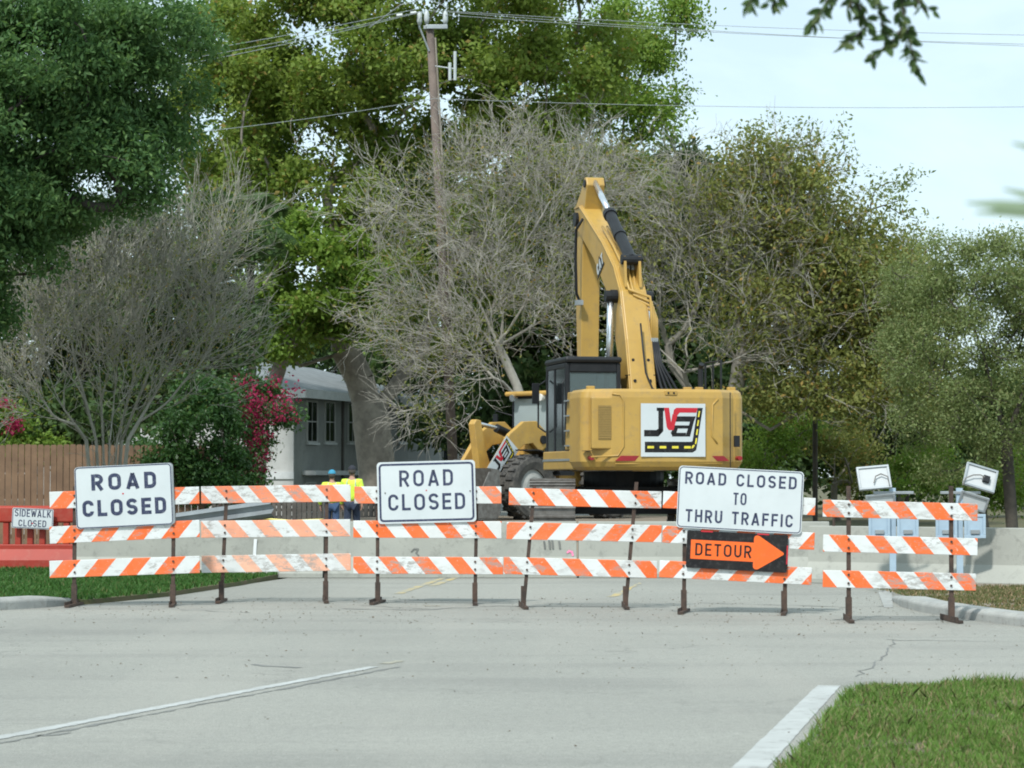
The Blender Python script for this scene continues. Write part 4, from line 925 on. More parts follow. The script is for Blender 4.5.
# ================================================================ WHEEL LOADER
def loader():
    t=empty('wheel_loader',(.80,68.0,.44),R(135)); tag(t,'yellow wheel loader half hidden behind the excavator, JVA sticker on its arm','wheel loader')
    Y=M['cat_yellow2'];K=M['black']
    for lx in (-1.08,1.08):
        for ly in (1.62,-1.62):
            wv=MB(); r=.87; hw=.30; prof=[(.50,hw*.85),(.70,hw*1.0),(.82,hw*.93),(r,hw*.75),(r,-hw*.75),(.82,-hw*.93),(.70,-hw),(.50,-hw*.85)]
            n=36; vs=[];fs=[];m_=len(prof)
            for k in range(n):
                a=2*math.pi*k/n
                for rr,xx in prof: vs.append((lx+xx, ly+rr*math.cos(a), .87+rr*math.sin(a)))
            for k in range(n):
                for j in range(m_): fs.append((k*m_+j,k*m_+(j+1)%m_,((k+1)%n)*m_+(j+1)%m_,((k+1)%n)*m_+j))
            wv.add(vs,fs)
            for k in range(22):
                a=2*math.pi*k/22
                for s in (-1,1):
                    T=Matrix.Translation((lx,ly,.87))@Matrix.Rotation(a+(s>0)*.14,4,'X')
                    x0,x1=(.02,hw*.86) if s>0 else (-hw*.86,-.02)
                    wv.box((x0,r-.02,-.045),(x1,r+.045,.045),0,T)
            wo=wv.build('wheel',M['rubber'],t)
            rm=MB(); s=1 if lx>0 else -1
            rm.tube([(lx-.2,ly,.87),(lx+.2,ly,.87)],.50,26); rm.tube([(lx+.2*s,ly,.87),(lx+.27*s,ly,.87)],[.46,.30],24); rm.tube([(lx+.2*s,ly,.87),(lx+.33*s,ly,.87)],.17,16)
            rm.build('rim',M['curb'],wo)
    MB().box((-.55,-3.3,.75),(.55,-.2,1.35)).box((-.45,.1,.7),(.45,2.1,1.5)).build('frame',Y,t,bevel=.04)
    MB().prism([(-3.35,1.25),(-1.25,1.25),(-1.25,2.45),(-3.1,2.3),(-3.35,2.1)],'x',-.75,.75).build('engine_hood',Y,t,bevel=.06)
    MB().box((-1.0,-3.75,.7),(1.0,-3.35,1.6)).build('counterweight',Y,t,bevel=.05)
    for sx in (-1,1):
        fm=MB(); pts=[]
        for k in range(9): a=R(20+78*k/8); pts.append((1.62-1.04*math.cos(a) if True else 0,.87+1.02*math.sin(a)))
        for k in range(8):
            (ya,za),(yb,zb)=pts[k],pts[k+1]; x0,x1=(sx*.76,sx*1.42); fm.prism([(ya,za),(yb,zb),(yb,zb+.035),(ya,za+.035)],'x',min(x0,x1),max(x0,x1))
        fm.build('fender',K,t)
    # cab
    cab=empty('cab'); cab.parent=t; f=MB(); x0,x1,y0,y1,zb,zt=-.78,.78,-1.2,.35,1.35,3.45
    for x in (x0,x1-.07):
        for y in (y0,y1-.07,-.5): f.box((x,y,zb),(x+.07,y+.07,zt))
        f.box((x,y0,zb),(x+.07,y1,zb+.55))
    f.box((x0,y1-.06,zb),(x1,y1,zb+.50)).box((x0,y0,zb),(x1,y0+.06,zb+.9)).box((x0,y1-.06,zt-.08),(x1,y1,zt)).box((x0,y0,zt-.08),(x1,y0+.06,zt))
    f.build('cab_frame',K,cab,bevel=.02)
    MB().box((x0-.1,y0-.1,zt),(x1+.1,y1+.22,zt+.13)).build('cab_roof',Y,cab,bevel=.05)
    MB().box((x0+.07,y1-.035,zb+.5),(x1-.07,y1-.02,zt-.08)).build('windshield',M['glass_painted_sky'],cab)
    for x in (x0+.02,x1-.035): MB().box((x,y0+.07,zb+.55),(x+.015,y1-.07,zt)).build('side_window',M['glass'],cab)
    MB().box((x0+.07,y0+.02,zb+.9),(x1-.07,y0+.035,zt-.08)).build('rear_window',M['glass'],cab)
    MB().box((-.25,-.8,1.4),(.25,-.3,2.1)).box((-.22,-.85,2.1),(.22,-.7,2.8)).build('seat',K,cab,bevel=.05)
    for x in (-.55,.55): MB().tube([(x,y1+.1,zt-.04),(x,y1+.24,zt-.06)],.10,14).build('work_lamp',pm('lamp_lens',(.85,.85,.8),None,5,.2) if x<0 else M['chrome'],cab)
    for s in (-1,1):
        MB().tube([(s*.78,.3,2.9),(s*1.25,.55,3.05),(s*1.25,.55,2.6)],.02,6).box((s*1.25-.09,.52,2.45),(s*1.25+.09,.57,2.95)).build('mirror',K,cab,bevel=.01)
    # lift arms
    arm=[(.35,2.05),(.45,2.42),(.85,2.72),(1.35,2.70),(1.9,2.35),(2.5,1.6),(3.05,.75),(3.05,.40),(2.80,.35),(2.35,.9),(1.75,1.75),(1.35,2.05),(1.0,2.10),(.7,1.85)]
    for s in (-1,1):
        ao=MB().prism(arm,'x',s*.62-.07,s*.62+.07).build('lift_arm',Y,t,bevel=.02)
        if s==-1:
            # sticker lying along the arm; its reading direction follows the arm's slope
            pass
        MB().tube([(s*.62-.12,.6,2.2),(s*.62+.12,.6,2.2)],.12,14).tube([(s*.62-.12,2.9,.55),(s*.62+.12,2.9,.55)],.11,14).build('pin_boss',K,ao)
    MB().box((-.55,2.1,1.1),(.55,2.35,1.4)).build('cross_tube',Y,t,bevel=.03)
    MB().box((-.5,.2,1.4),(.5,1.0,2.3)).build('front_tower',Y,t,bevel=.04)
    # sticker on the outer side of the left arm (faces local -x)
    T=Matrix.Translation((-.70,2.18,1.66)) @ Matrix.Rotation(R(-90),4,'Z')
    T=T @ Matrix.Rotation(R(50),4,'Y').inverted()
    sp_=MB().prism([(-.60,-.30),(.60,-.30),(.60,.30),(-.60,.30)],'y',.0,.02,M=T).build('sticker_plate',Y,t)
    s_=jva(sp_,0,0,1.15,.62,0,T); tag(s_,'slanted white sticker with JVA lettering on the loader arm')
    # Z-bar lever, cylinders
    MB().prism([(2.15,.9),(2.5,1.2),(2.62,2.0),(2.72,2.62),(2.62,2.75),(2.45,2.72),(2.3,2.0),(2.0,1.3)],'x',-.12,.12).build('tilt_lever',Y,t,bevel=.02)
    for x in (-.42,.42): MB().prism([(2.75,.4),(3.05,.4),(3.1,1.2),(3.0,1.4),(2.80,1.4)],'x',x-.05,x+.05).build('bucket_ear',Y,t,bevel=.02)
    c=MB(); cyl2(c,(0,.6,2.15),(0,1.75,2.52),.12); co_=c.build('tilt_cylinder',K,t); r=MB(); cyl2(r,(0,1.75,2.52),(0,2.6,2.66),.06); r.build('piston_rod',M['chrome'],co_)
    for s in (-1,1):
        c=MB(); cyl2(c,(s*.45,.5,1.2),(s*.45,1.5,1.35),.10); co_=c.build('lift_cylinder',K,t); r=MB(); cyl2(r,(s*.45,1.5,1.35),(s*.5,2.3,1.3),.05); r.build('piston_rod',M['chrome'],co_)
    # bucket
    pr=[(3.1,1.35),(3.05,.2),(3.2,.02),(4.35,.0),(4.35,.05),(3.25,.09),(3.13,.25),(3.2,.9),(3.45,1.40)]
    MB().prism(pr,'x',-1.5,1.5).prism([(3.2,1.3),(3.1,.15),(3.2,.06),(4.25,.06),(3.5,1.3)],'x',-1.52,-1.48).prism([(3.2,1.3),(3.1,.15),(3.2,.06),(4.25,.06),(3.5,1.3)],'x',1.48,1.52).build('bucket',M['steel'],t)
    MB().prism([(-.3,1.2),(.9,1.2),(.9,1.6),(-.3,1.3)],'x',-1.05,-.79).build('ladder_step',K,t)
loader()

# ================================================================ WORKERS
def skin(name, verts, edges, mat, parent, sub=1, root=0):
    me=bpy.data.meshes.new(name); me.from_pydata([v[0] for v in verts],edges,[]); o=link(name,me,mat,parent)
    b=o.modifiers.new('skin','SKIN'); b.use_smooth_shade=True
    for i,v in enumerate(verts):
        sv=me.skin_vertices[0].data[i]; r=v[1]; sv.radius=(r,r) if not hasattr(r,'__len__') else r; sv.use_root=False
    me.skin_vertices[0].data[root].use_root=True
    s=o.modifiers.new('sub','SUBSURF'); s.levels=sub; s.render_levels=sub
    return o
def worker(px, py_top, Yd, label, cap, jeans, stride, turn, arm_l, arm_r, hgt=1.78):
    p=W(px,477,Yd); t=empty('person',(p.x,Yd,0),turn); tag(t,label,'person','road workers')
    k=hgt/1.78
    V=[];E=[];I={}
    def v(n,x,y,z,r,link_=None):
        I[n]=len(V); V.append(((x*k,y*k,z*k),(r*k if not hasattr(r,'__len__') else (r[0]*k,r[1]*k))))
        if link_ is not None: E.append((I[link_],I[n]))
    # faces +y (away from the camera)
    v('pel',0,0,.95,(.15,.11)); v('belly',0,.01,1.10,(.145,.10),'pel'); v('chest',0,0,1.30,(.165,.11),'belly'); v('upper',0,-.01,1.42,(.13,.085),'chest'); v('neck',0,0,1.50,.055,'upper'); v('nk2',0,.015,1.56,.055,'neck')
    v('jaw',0,.045,1.60,(.062,.07),'nk2'); v('face',0,.035,1.67,(.075,.09),'jaw'); v('crown',0,.02,1.745,(.055,.065),'face')
    for s,(sw,bend,out) in ((-1,arm_l),(1,arm_r)):
        n='L' if s<0 else 'R'
        v('sh'+n,s*.18,0,1.42,.062,'upper')
        ex=s*(.20+out*.25); v('el'+n,s*(.225+out),-.02+sw*.5,1.15,.045,'sh'+n)
        v('wr'+n,s*(.225+out*.6),sw+bend,.92,.028,'el'+n); v('pm'+n,s*(.225+out*.6),sw*1.05+bend*1.2,.865,(.018,.036),'wr'+n)
        for j in range(4):
            bx_=s*(.225+out*.6)-.0; dy=(j-1.5)*.021; ln=(.062,.072,.068,.052)[j]
            v('f%d%s'%(j,n),bx_,sw*1.07+bend*1.25+dy,.835,.0095,'pm'+n); v('g%d%s'%(j,n),bx_-s*.012,sw*1.07+bend*1.25+dy*1.1,.835-ln*.6,.0085,'f%d%s'%(j,n)); v('h%d%s'%(j,n),bx_-s*.03,sw*1.07+bend*1.25+dy*1.1,.835-ln,.0075,'g%d%s'%(j,n))
        v('t0'+n,bx_-s*.02,sw*1.07+bend*1.2+.045,.865,.011,'pm'+n); v('t1'+n,bx_-s*.03,sw*1.07+bend*1.2+.06,.83,.0085,'t0'+n)
    for s,sw in ((-1,stride),(1,-stride)):
        n='L' if s<0 else 'R'
        v('hip'+n,s*.09,0,.90,.095,'pel'); v('kn'+n,s*.10,sw*.5+.02,.50,.06,'hip'+n); v('an'+n,s*.10,sw-.02,.09,.04,'kn'+n); v('he'+n,s*.10,sw-.01,.045,.042,'an'+n); v('to'+n,s*.11,sw+.16,.035,.034,'he'+n)
    body=skin('body',V,E,M['skin'],t,1,0)
    def sub_(name,names,edges,extra,mat,root=0):
        vs=[];ix={}
        for n_ in names:
            co_,r=V[I[n_]]; ex=extra.get(n_,.014)
            rr=(r[0]+ex,r[1]+ex) if hasattr(r,'__len__') else r+ex
            ix[n_]=len(vs); vs.append((co_,rr))
        return skin(name,vs,[(ix[a],ix[b]) for a,b in edges],mat,t,1,root), vs, ix
    sh,_,_=sub_('shirt',['pel','belly','chest','upper','shL','elL','wrL','shR','elR','wrR'],[('pel','belly'),('belly','chest'),('chest','upper'),('upper','shL'),('shL','elL'),('elL','wrL'),('upper','shR'),('shR','elR'),('elR','wrR')],{'pel':.055,'belly':.06,'chest':.05,'upper':.035,'elL':.035,'elR':.035,'wrL':.022,'wrR':.022,'shL':.035,'shR':.035},M['hivis'])
    tr,_,_=sub_('trousers',['pel','hipL','knL','anL','hipR','knR','anR'],[('pel','hipL'),('hipL','knL'),('knL','anL'),('pel','hipR'),('hipR','knR'),('knR','anR')],{'anL':.035,'anR':.035,'knL':.025,'knR':.025,'pel':.012},jeans)
    bt=MB()
    for s,sw in ((-1,stride),(1,-stride)): bt.box((s*.10-.052,(sw-.07)*k,0),(s*.10+.052,(sw+.2)*k,.10))
    build_each(bt,'boot',M['boots'],t,bevel=.03)
    # reflective tape: two braces down the back and a waist band, wrapped 3 mm proud of the shirt
    tp=MB()
    for s in (-1,1): tp.tube([(s*.10*k,-.165*k,1.08*k),(s*.105*k,-.168*k,1.25*k),(s*.10*k,-.142*k,1.40*k),(s*.09*k,-.06*k,1.475*k),(s*.09*k,.06*k,1.47*k),(s*.10*k,.125*k,1.38*k),(s*.10*k,.140*k,1.2*k)],.013,6)
    build_each(tp,'reflective_tape',M['hivis_grey'],t)
    cp=MB(); c0=Vector((0,.02,1.70))*k; vs=[];fs=[]
    for i in range(6):
        a=R(90*i/5); 
        for j in range(16): b=2*math.pi*j/16; vs.append((c0.x+.098*k*math.cos(a)*math.cos(b), c0.y+.115*k*math.cos(a)*math.sin(b), c0.z+.105*k*math.sin(a)))
    for i in range(5):
        for j in range(16): fs.append((i*16+j,i*16+(j+1)%16,(i+1)*16+(j+1)%16,(i+1)*16+j))
    cp.add(vs,fs); cp.box((-.075*k,.10*k,1.685*k),(.075*k,.20*k,1.70*k)); cp.build('cap',cap,t,smooth=True)
    hb=MB(); hb.tube([(0,.0,1.60*k),(0,.0,1.70*k)],[.072*k,.09*k],14); hb.build('hair',M['bark_dark'],t,smooth=True)
    return t
worker(332,470,58.5,'road worker in a light blue cap and hi-vis shirt, seen from behind',M['cap_blue'],M['jeans'],.16,R(6),(.05,.06,.09),(-.05,.05,.02),1.76)
worker(352,466,57.5,'road worker in a dark cap and hi-vis shirt beside the trunk, seen from behind',M['cap_dark'],M['jeans2'],-.14,R(-5),(.08,.10,.03),(-.08,.04,.02),1.86)
# ================================================================ FENCES
def board_fence(name, a, b, h, wd, mat, label, cat='fence', z=0.0, seed=1, gap=.012):
    a=Vector((a[0],a[1],0)); b=Vector((b[0],b[1],0)); L_=(b-a).length; t=empty(name,(a.x,a.y,z),math.atan2(b.y-a.y,b.x-a.x)); tag(t,label,cat)
    r=random.Random(seed); n=int(L_/wd)
    mb=MB()
    for i in range(n):
        x=i*wd; dz=r.uniform(-.015,.015); dy=r.uniform(-.008,.008)
        mb.prism([(x,0),(x+wd-gap,0),(x+wd-gap,h-.03+dz),(x+wd-gap-.02,h+dz),(x+.02,h+dz),(x,h-.03+dz)],'y',-.012+dy,.010+dy)
    mb.build('boards',mat,t)
    for zz in (.3,h*.5,h-.35): MB().box((0,.02,zz),(L_,.07,zz+.09)).build('rail',mat,t)
    for k in range(int(L_/2.4)+1): MB().box((k*2.4,.07,0),(k*2.4+.1,.17,h)).build('post',mat,t)
    return t
board_fence('board_fence',(-15,50.5),(-6.4,50.8),2.28,.135,M['fence_brown'],'tall brown board fence behind the bare multi-stemmed tree',seed=2)
board_fence('board_fence',(-9.5,76),(-2.5,74),1.05,.17,M['fence_grey'],'low weathered grey board fence behind the two workers',seed=3,gap=.03)
# caution tape strip at the low fence
t_=MB().tube([(-7.6,72.5,.35),(-6.6,72.4,.28),(-5.6,72.3,.33)],.03,6).build('barrier_tape',M['decal_yellow']); tag(t_,'thin yellow tape strung in front of the low grey fence','tape')

# ================================================================ HOUSES
def window(parent, T, w_, h_):
    """T maps local (x right, y outwards=-, z up) onto the wall"""
    f=MB(); e=.06
    for a,b in (((-w_/2-e,-.05,-e),(w_/2+e,0,0)),((-w_/2-e,-.05,h_),(w_/2+e,0,h_+e)),((-w_/2-e,-.05,0),(-w_/2,0,h_)),((w_/2,-.05,0),(w_/2+e,0,h_)),((-w_/2,-.035,h_*.5-.02),(w_/2,-.003,h_*.5+.02)),((-.015,-.034,0),(.015,-.003,h_*.5-.02)),((-.015,-.034,h_*.5+.02),(.015,-.003,h_))): f.box(a,b,0,T)
    o=f.build('window',M['house_white'],parent)
    MB().box((-w_/2,-.02,0),(w_/2,-.004,h_),0,T).build('pane',M['glass_dark'],o)
    MB().box((-w_/2-.12,-.12,-e-.08),(w_/2+.12,-.001,-e-.002),0,T).build('sill',M['trim'],o)
def house_a():
    Yc=88.0; A=W(294,477,Yc); A.z=0; t=empty('house',(A.x,A.y,0)); tag(t,'grey two-storey house with pale side wall, behind the big trunk','house')
    ang=math.atan2(15.5,4.6); ux=Vector((math.cos(ang),math.sin(ang),0)); nx=Vector((-math.sin(ang),math.cos(ang),0))   # ux: along the long wall; nx: back to the left
    zt=W(300,391,Yc).z; zl=0; L_=17; Wd=8.5
    T0=Matrix(((ux.x,nx.x,0,0),(ux.y,nx.y,0,0),(0,0,1,0),(0,0,0,1)))     # local x along wall, y into the house
    MB().box((0,.0,zl),(L_,Wd,zt),0,T0).build('wall',M['house_grey'],t)
    # end wall skin: sunlight painted in as paler stucco than the long wall
    MB().box((-.06,-.002,zl),(-.002,Wd,zt),0,T0).build('end_wall',M['house_white'],t)
    MB().box((-.12,-.03,W(0,479,Yc).z),(-.061,Wd,W(0,472,Yc).z),0,T0).build('wall_band',M['trim'],t)
    MB().box((-.14,1.1,0),(-.062,1.22,zt),0,T0).build('downpipe',M['fence_grey'],t)
    ov=.75; rz=1.45
    # hip roof
    e=[(-ov,-ov,zt),(L_+ov,-ov,zt),(L_+ov,Wd+ov,zt),(-ov,Wd+ov,zt)]; rg=[(4.2,Wd/2,zt+rz),(L_-4.2,Wd/2,zt+rz)]
    vs=[T0@Vector(p) for p in e+rg]+[T0@Vector((p[0],p[1],p[2]-.06)) for p in e]
    MB().add(vs,[(0,1,5,4),(1,2,5),(2,3,4,5),(3,0,4),(0,6,7,1),(1,7,8,2),(2,8,9,3),(3,9,6,0),(6,9,8,7)]).build('roof',M['roof'],t)
    MB().box((-ov-.02,-ov-.03,zt-.28),(L_+ov,-ov-.001,zt+.04),0,T0).box((-ov-.05,-ov,zt-.28),(-ov-.021,Wd+ov,zt+.04),0,T0).build('fascia',M['trim'],t)
    for x in (1.75,3.6,6.1,9.0,12.0):
        z0=W(0,441,Yc+x*.9).z; window(t,T0@Matrix.Translation((x,0,z0)),.95,1.45)
    MB().box((.8,-.55,W(0,475,Yc).z),(8.2,-.003,W(0,470.5,Yc).z),0,T0).build('canopy',M['trim'],t)
    for x in (1.6,4.2,6.8): window(t,T0@Matrix.Translation((x,0,.4)),1.0,.95)
    MB().box((4.9,-.08,0),(5.02,-.003,zt-.1),0,T0).build('downpipe',M['fence_grey'],t)
house_a()
def house_b():
    Yc=104.0; A=W(384,477,Yc); A.z=0; t=empty('house',(A.x,A.y,0)); tag(t,'far grey house wing with white porch columns, left of the wooden pole','house')
    ang=R(66); T0=Matrix.Rotation(ang,4,'Z'); zt=W(420,418,Yc).z; L_=14
    MB().box((0,0,0),(L_,8,zt),0,T0).build('wall',M['house_white'],t)
    e=[(-.7,-1.4,zt),(L_+.7,-1.4,zt),(L_+.7,8.7,zt),(-.7,8.7,zt)]; rg=[(3.5,4,zt+1.7),(L_-3.5,4,zt+1.7)]
    vs=[T0@Vector(p) for p in e+rg]
    MB().add(vs,[(0,1,5,4),(1,2,5),(2,3,4,5),(3,0,4),(3,2,1,0)]).build('roof',M['roof'],t)
    MB().box((-.72,-1.43,zt-.25),(L_+.7,-1.401,zt+.05),0,T0).box((-.75,-1.4,zt-.25),(-.721,8.7,zt+.05),0,T0).build('fascia',M['trim'],t)
    for k in range(7): MB().box((.1+2.1*k,-1.3,0),(.38+2.1*k,-1.05,zt-.26),0,T0).build('column',M['trim'],t)
    for k in range(5): window(t,T0@Matrix.Translation((1.6+2.4*k,0,1.5)),1.1,1.5)
house_b()
def house_c():
    Yc=66.0; t=empty('house',(-17.6,Yc,0)); tag(t,'white house with pale roof showing through the bare tree, left edge','house')
    MB().box((0,0,0),(5.6,7,2.9)).build('wall',M['house_white'],t)
    e=[(-.6,-.6,2.9),(6.2,-.6,2.9),(6.2,7.6,2.9),(-.6,7.6,2.9)]; rg=[(1.4,3.5,4.2),(4.2,3.5,4.2)]
    MB().add(e+rg,[(0,1,5,4),(1,2,5),(2,3,4,5),(3,0,4),(3,2,1,0)]).build('roof',M['roof'],t)
    for x in (1.2,3.9): window(t,Matrix.Translation((x,0,1.1)),1.2,1.2)
house_c()

# ================================================================ UTILITY POLE AND WIRES
def pole():
    Yp=74.0; b=W(457,477,Yp); b.z=0; tp=W(430,28,Yp); t=empty('utility_pole',b); tag(t,'wooden utility pole with crossarm, rising behind the bare tree','utility pole')
    tp=tp-b; MB().tube([(0,0,-.3),tp*.5,tp],[.165,.14,.12],14).build('pole',M['pole_wood'],t,smooth=True)
    cb=MB().tube([tp*.35+Vector((.19,-.05,0)),tp*.98+Vector((.15,-.05,0))],.03,8).build('conduit',M['bark'],t)
    MB().box((tp.x-.10,tp.y-.22,tp.z-.06),(tp.x+.55,tp.y-.12,tp.z+.07)).box((tp.x-.2,tp.y-.1,tp.z-.05),(tp.x-.05,tp.y+.3,tp.z+.06)).build('crossarm',M['galv'],t,bevel=.01)
    ends=[]
    for dx,dz in ((-.32,.18),(-.10,.22),(.48,.20)):
        q=tp+Vector((dx,-.16,dz)); 
        MB().tube([q-Vector((0,0,.24)),q-Vector((0,0,.10))],.03,8).tube([q-Vector((0,0,.12)),q,q+Vector((0,0,.22)),q+Vector((0,0,.30))],[.05,.085,.08,.03],10).build('insulator',M['ceramic'],t,smooth=True)
        ends.append(b+q+Vector((0,0,.3)))
    MB().tube([tp+Vector((-.32,-.16,.0)),tp+Vector((-.02,-.12,-.75))],.03,6).build('brace',M['galv'],t)
    for dx in (.62,.78): MB().tube([tp+Vector((dx,-.1,-1.65)),tp+Vector((dx,-.1,-.75 if dx>.7 else -1.1))],.05,8).build('fuse_cutout',M['ceramic'],t)
    MB().tube([tp+Vector((.15,-.05,-1.2)),tp+Vector((.8,-.1,-1.3))],.025,6).build('cutout_arm',M['galv'],t)
    def wire(name,p0,p1,sag,label,r=.009):
        p0=Vector(p0);p1=Vector(p1); pts=[p0.lerp(p1,k/24)-Vector((0,0,sag*4*(k/24)*(1-k/24))) for k in range(25)]
        o=MB().tube(pts,r,5).build(name,M['wire']); tag(o,label,'wire','overhead wires of the utility pole'); return o
    R_=[W(1400,46,80),W(1400,36,80),W(1400,46,78)]
    Ls=[W(-160,104,62),W(-160,112,62),W(-160,97,63)]
    wire('power_wire',ends[0],Ls[0],.3,'power wire leaving the pole top to the left, middle one'); wire('power_wire',ends[1],Ls[1],.35,'power wire leaving the pole top to the left, lowest one'); wire('power_wire',ends[0]+Vector((0,0,.1)),Ls[2],.25,'power wire leaving the pole top to the left, highest one')
    wire('power_wire',ends[2],R_[1],.3,'power wire crossing the sky to the right, highest one'); wire('power_wire',ends[2]-Vector((0,.1,.14)),R_[0],.35,'power wire crossing the sky to the right, upper middle one'); wire('power_wire',ends[1],W(1400,54,79),.3,'power wire crossing the sky to the right, lower middle one')
    low=b+tp*.856
    wire('service_wire',low+Vector((0,-.2,0)),W(-120,153,64),.3,'single lower wire leaving the pole to the left'); wire('service_wire',low+Vector((0,-.2,0)),W(1400,95,80),.35,'single lower wire crossing the sky to the right')
    pts=[ends[0],ends[0]+Vector((.4,0,.42)),ends[2]+Vector((.2,0,.1)),ends[2]]
    MB().tube([ends[0]+Vector((-1.6,.8,-.35)),ends[0]+Vector((-.6,.2,.25)),ends[0]+Vector((.2,0,.42)),ends[2]+Vector((.1,0,.1)),ends[2]],.016,5).build('jumper_wire',M['wire'],t).location = -b
    for k in range(4):
        q=ends[k%2].lerp(Ls[k%2],.012+.014*k)
        MB().tube([q-b+Vector((-.10,0,-.02)),q-b+Vector((.08,0,0))],.05,8).build('insulator',M['ceramic'],t)
pole()

# ================================================================ TREES
def blob_pts(blobs, n, shell=.45, seed=0):
    """blobs: (px,py,rx_px,ry_px,Y,ry_m); returns n points spread through the ellipsoids, weighted by size"""
    r=np.random.default_rng(seed); C=[];S=[]
    for px,py,rx,rz,Y,dm in blobs:
        c=W(px,py,Y); s=FPX/Y; C.append(tuple(c)); S.append((rx/s,dm,rz/s))
    C=np.array(C);S=np.array(S); wt=(S[:,0]*S[:,2]); wt=wt/wt.sum(); i=r.choice(len(C),n,p=wt)
    d=r.normal(size=(n,3)); d/=np.linalg.norm(d,axis=1)[:,None]; rad=(shell+(1-shell)*r.random(n))**.8
    # lumpy outline
    lump=1+.16*np.sin(d[:,0]*5+i*1.7)*np.sin(d[:,2]*6+i)+.08*r.normal(size=n)
    P=C[i]+d*S[i]*(rad*lump)[:,None]; P=P[P[:,2]>.25]
    return P
def clumpify(P, per=9, f=.5, seed=0):
    r=np.random.default_rng(seed); K=max(3,len(P)//per); S=P[r.choice(len(P),K,replace=False)]; out=P.copy()
    for i in range(0,len(P),500):
        q=P[i:i+500]; j=((q[:,None,:]-S[None])**2).sum(2).argmin(1); out[i:i+500]=S[j]+(q-S[j])*f
    return out
def skeleton(lines, att, step=.5, seed=0, back=.6, jit=.05, droop=0.0, tip=.010, expo=2.3, minnode=0.3, bow=.35):
    r=np.random.default_rng(seed); cap=sum(len(l) for l in lines)+len(att)*40; P=np.zeros((cap,3)); par=np.full(cap,-1); D=np.zeros((cap,3)); dep=np.zeros(cap); n=0; ok=np.zeros(cap,bool)
    for l in lines:
        l=[Vector(p) for p in l]; pts=[l[0]]
        for a,b in zip(l,l[1:]):
            k=max(1,int((b-a).length/step)); pts += [a.lerp(b,(j+1)/k) for j in range(k)]
        if n and True:
            d0=np.linalg.norm(P[:n]-np.array(pts[0]),axis=1).argmin(); prev = int(d0) if np.linalg.norm(P[d0]-np.array(pts[0]))<.8 else -1
        else: prev=-1
        for q,p in enumerate(pts):
            P[n]=p; par[n]=prev
            if prev>=0: D[n]=P[n]-P[prev]; D[n]/=max(1e-6,np.linalg.norm(D[n])); dep[n]=dep[prev]+np.linalg.norm(P[n]-P[prev])
            else: D[n]=(0,0,1); dep[n]=0
            ok[n]=(q/len(pts)>minnode); prev=n; n+=1
    base=np.array(lines[0][0]); cidx=int(len(lines[0])*.0); o=np.array(P[np.argmax(ok[:n])])
    att=att[np.argsort(np.linalg.norm(att-o,axis=1)+r.normal(size=len(att))*.25)]
    for a in att:
        v=a-P[:n]; dist=np.linalg.norm(v,axis=1)+1e-6; cosv=(v*D[:n]).sum(1)/dist
        cost=dist*(1+back*(1-cosv))+.12*dep[:n]; cost[~ok[:n]]=1e9
        j=int(cost.argmin()); d=dist[j]
        if d<.08: continue
        k=max(2,int(d/step+.5)); t0=D[j]*d*bow; p0=P[j]; prev=j
        for q in range(1,k+1):
            t=q/k; pt=p0*(1-t)+a*t + t0*(t*(1-t))*1.6 + np.array((0,0,-droop*d*t*t)); 
            if q<k: pt=pt+r.normal(size=3)*jit*min(1,d)
            if n>=cap: break
            P[n]=pt; par[n]=prev; dd_=P[n]-P[prev]; L=np.linalg.norm(dd_); D[n]=dd_/max(L,1e-6); dep[n]=dep[prev]+L; ok[n]=True; prev=n; n+=1
    rad=np.zeros(n); acc=np.zeros(n)
    for i in range(n-1,-1,-1):
        rad[i]=(acc[i]**(1/expo)) if acc[i]>0 else tip
        if par[i]>=0: acc[par[i]]+=rad[i]**expo
    return P[:n].copy(),par[:n].copy(),rad
def scale_rad(rad, trunk_r, tip):
    """keep tips, make the foot trunk_r"""
    m=rad.max(); return tip+(trunk_r-tip)*((rad-tip)/(m-tip))**1.7
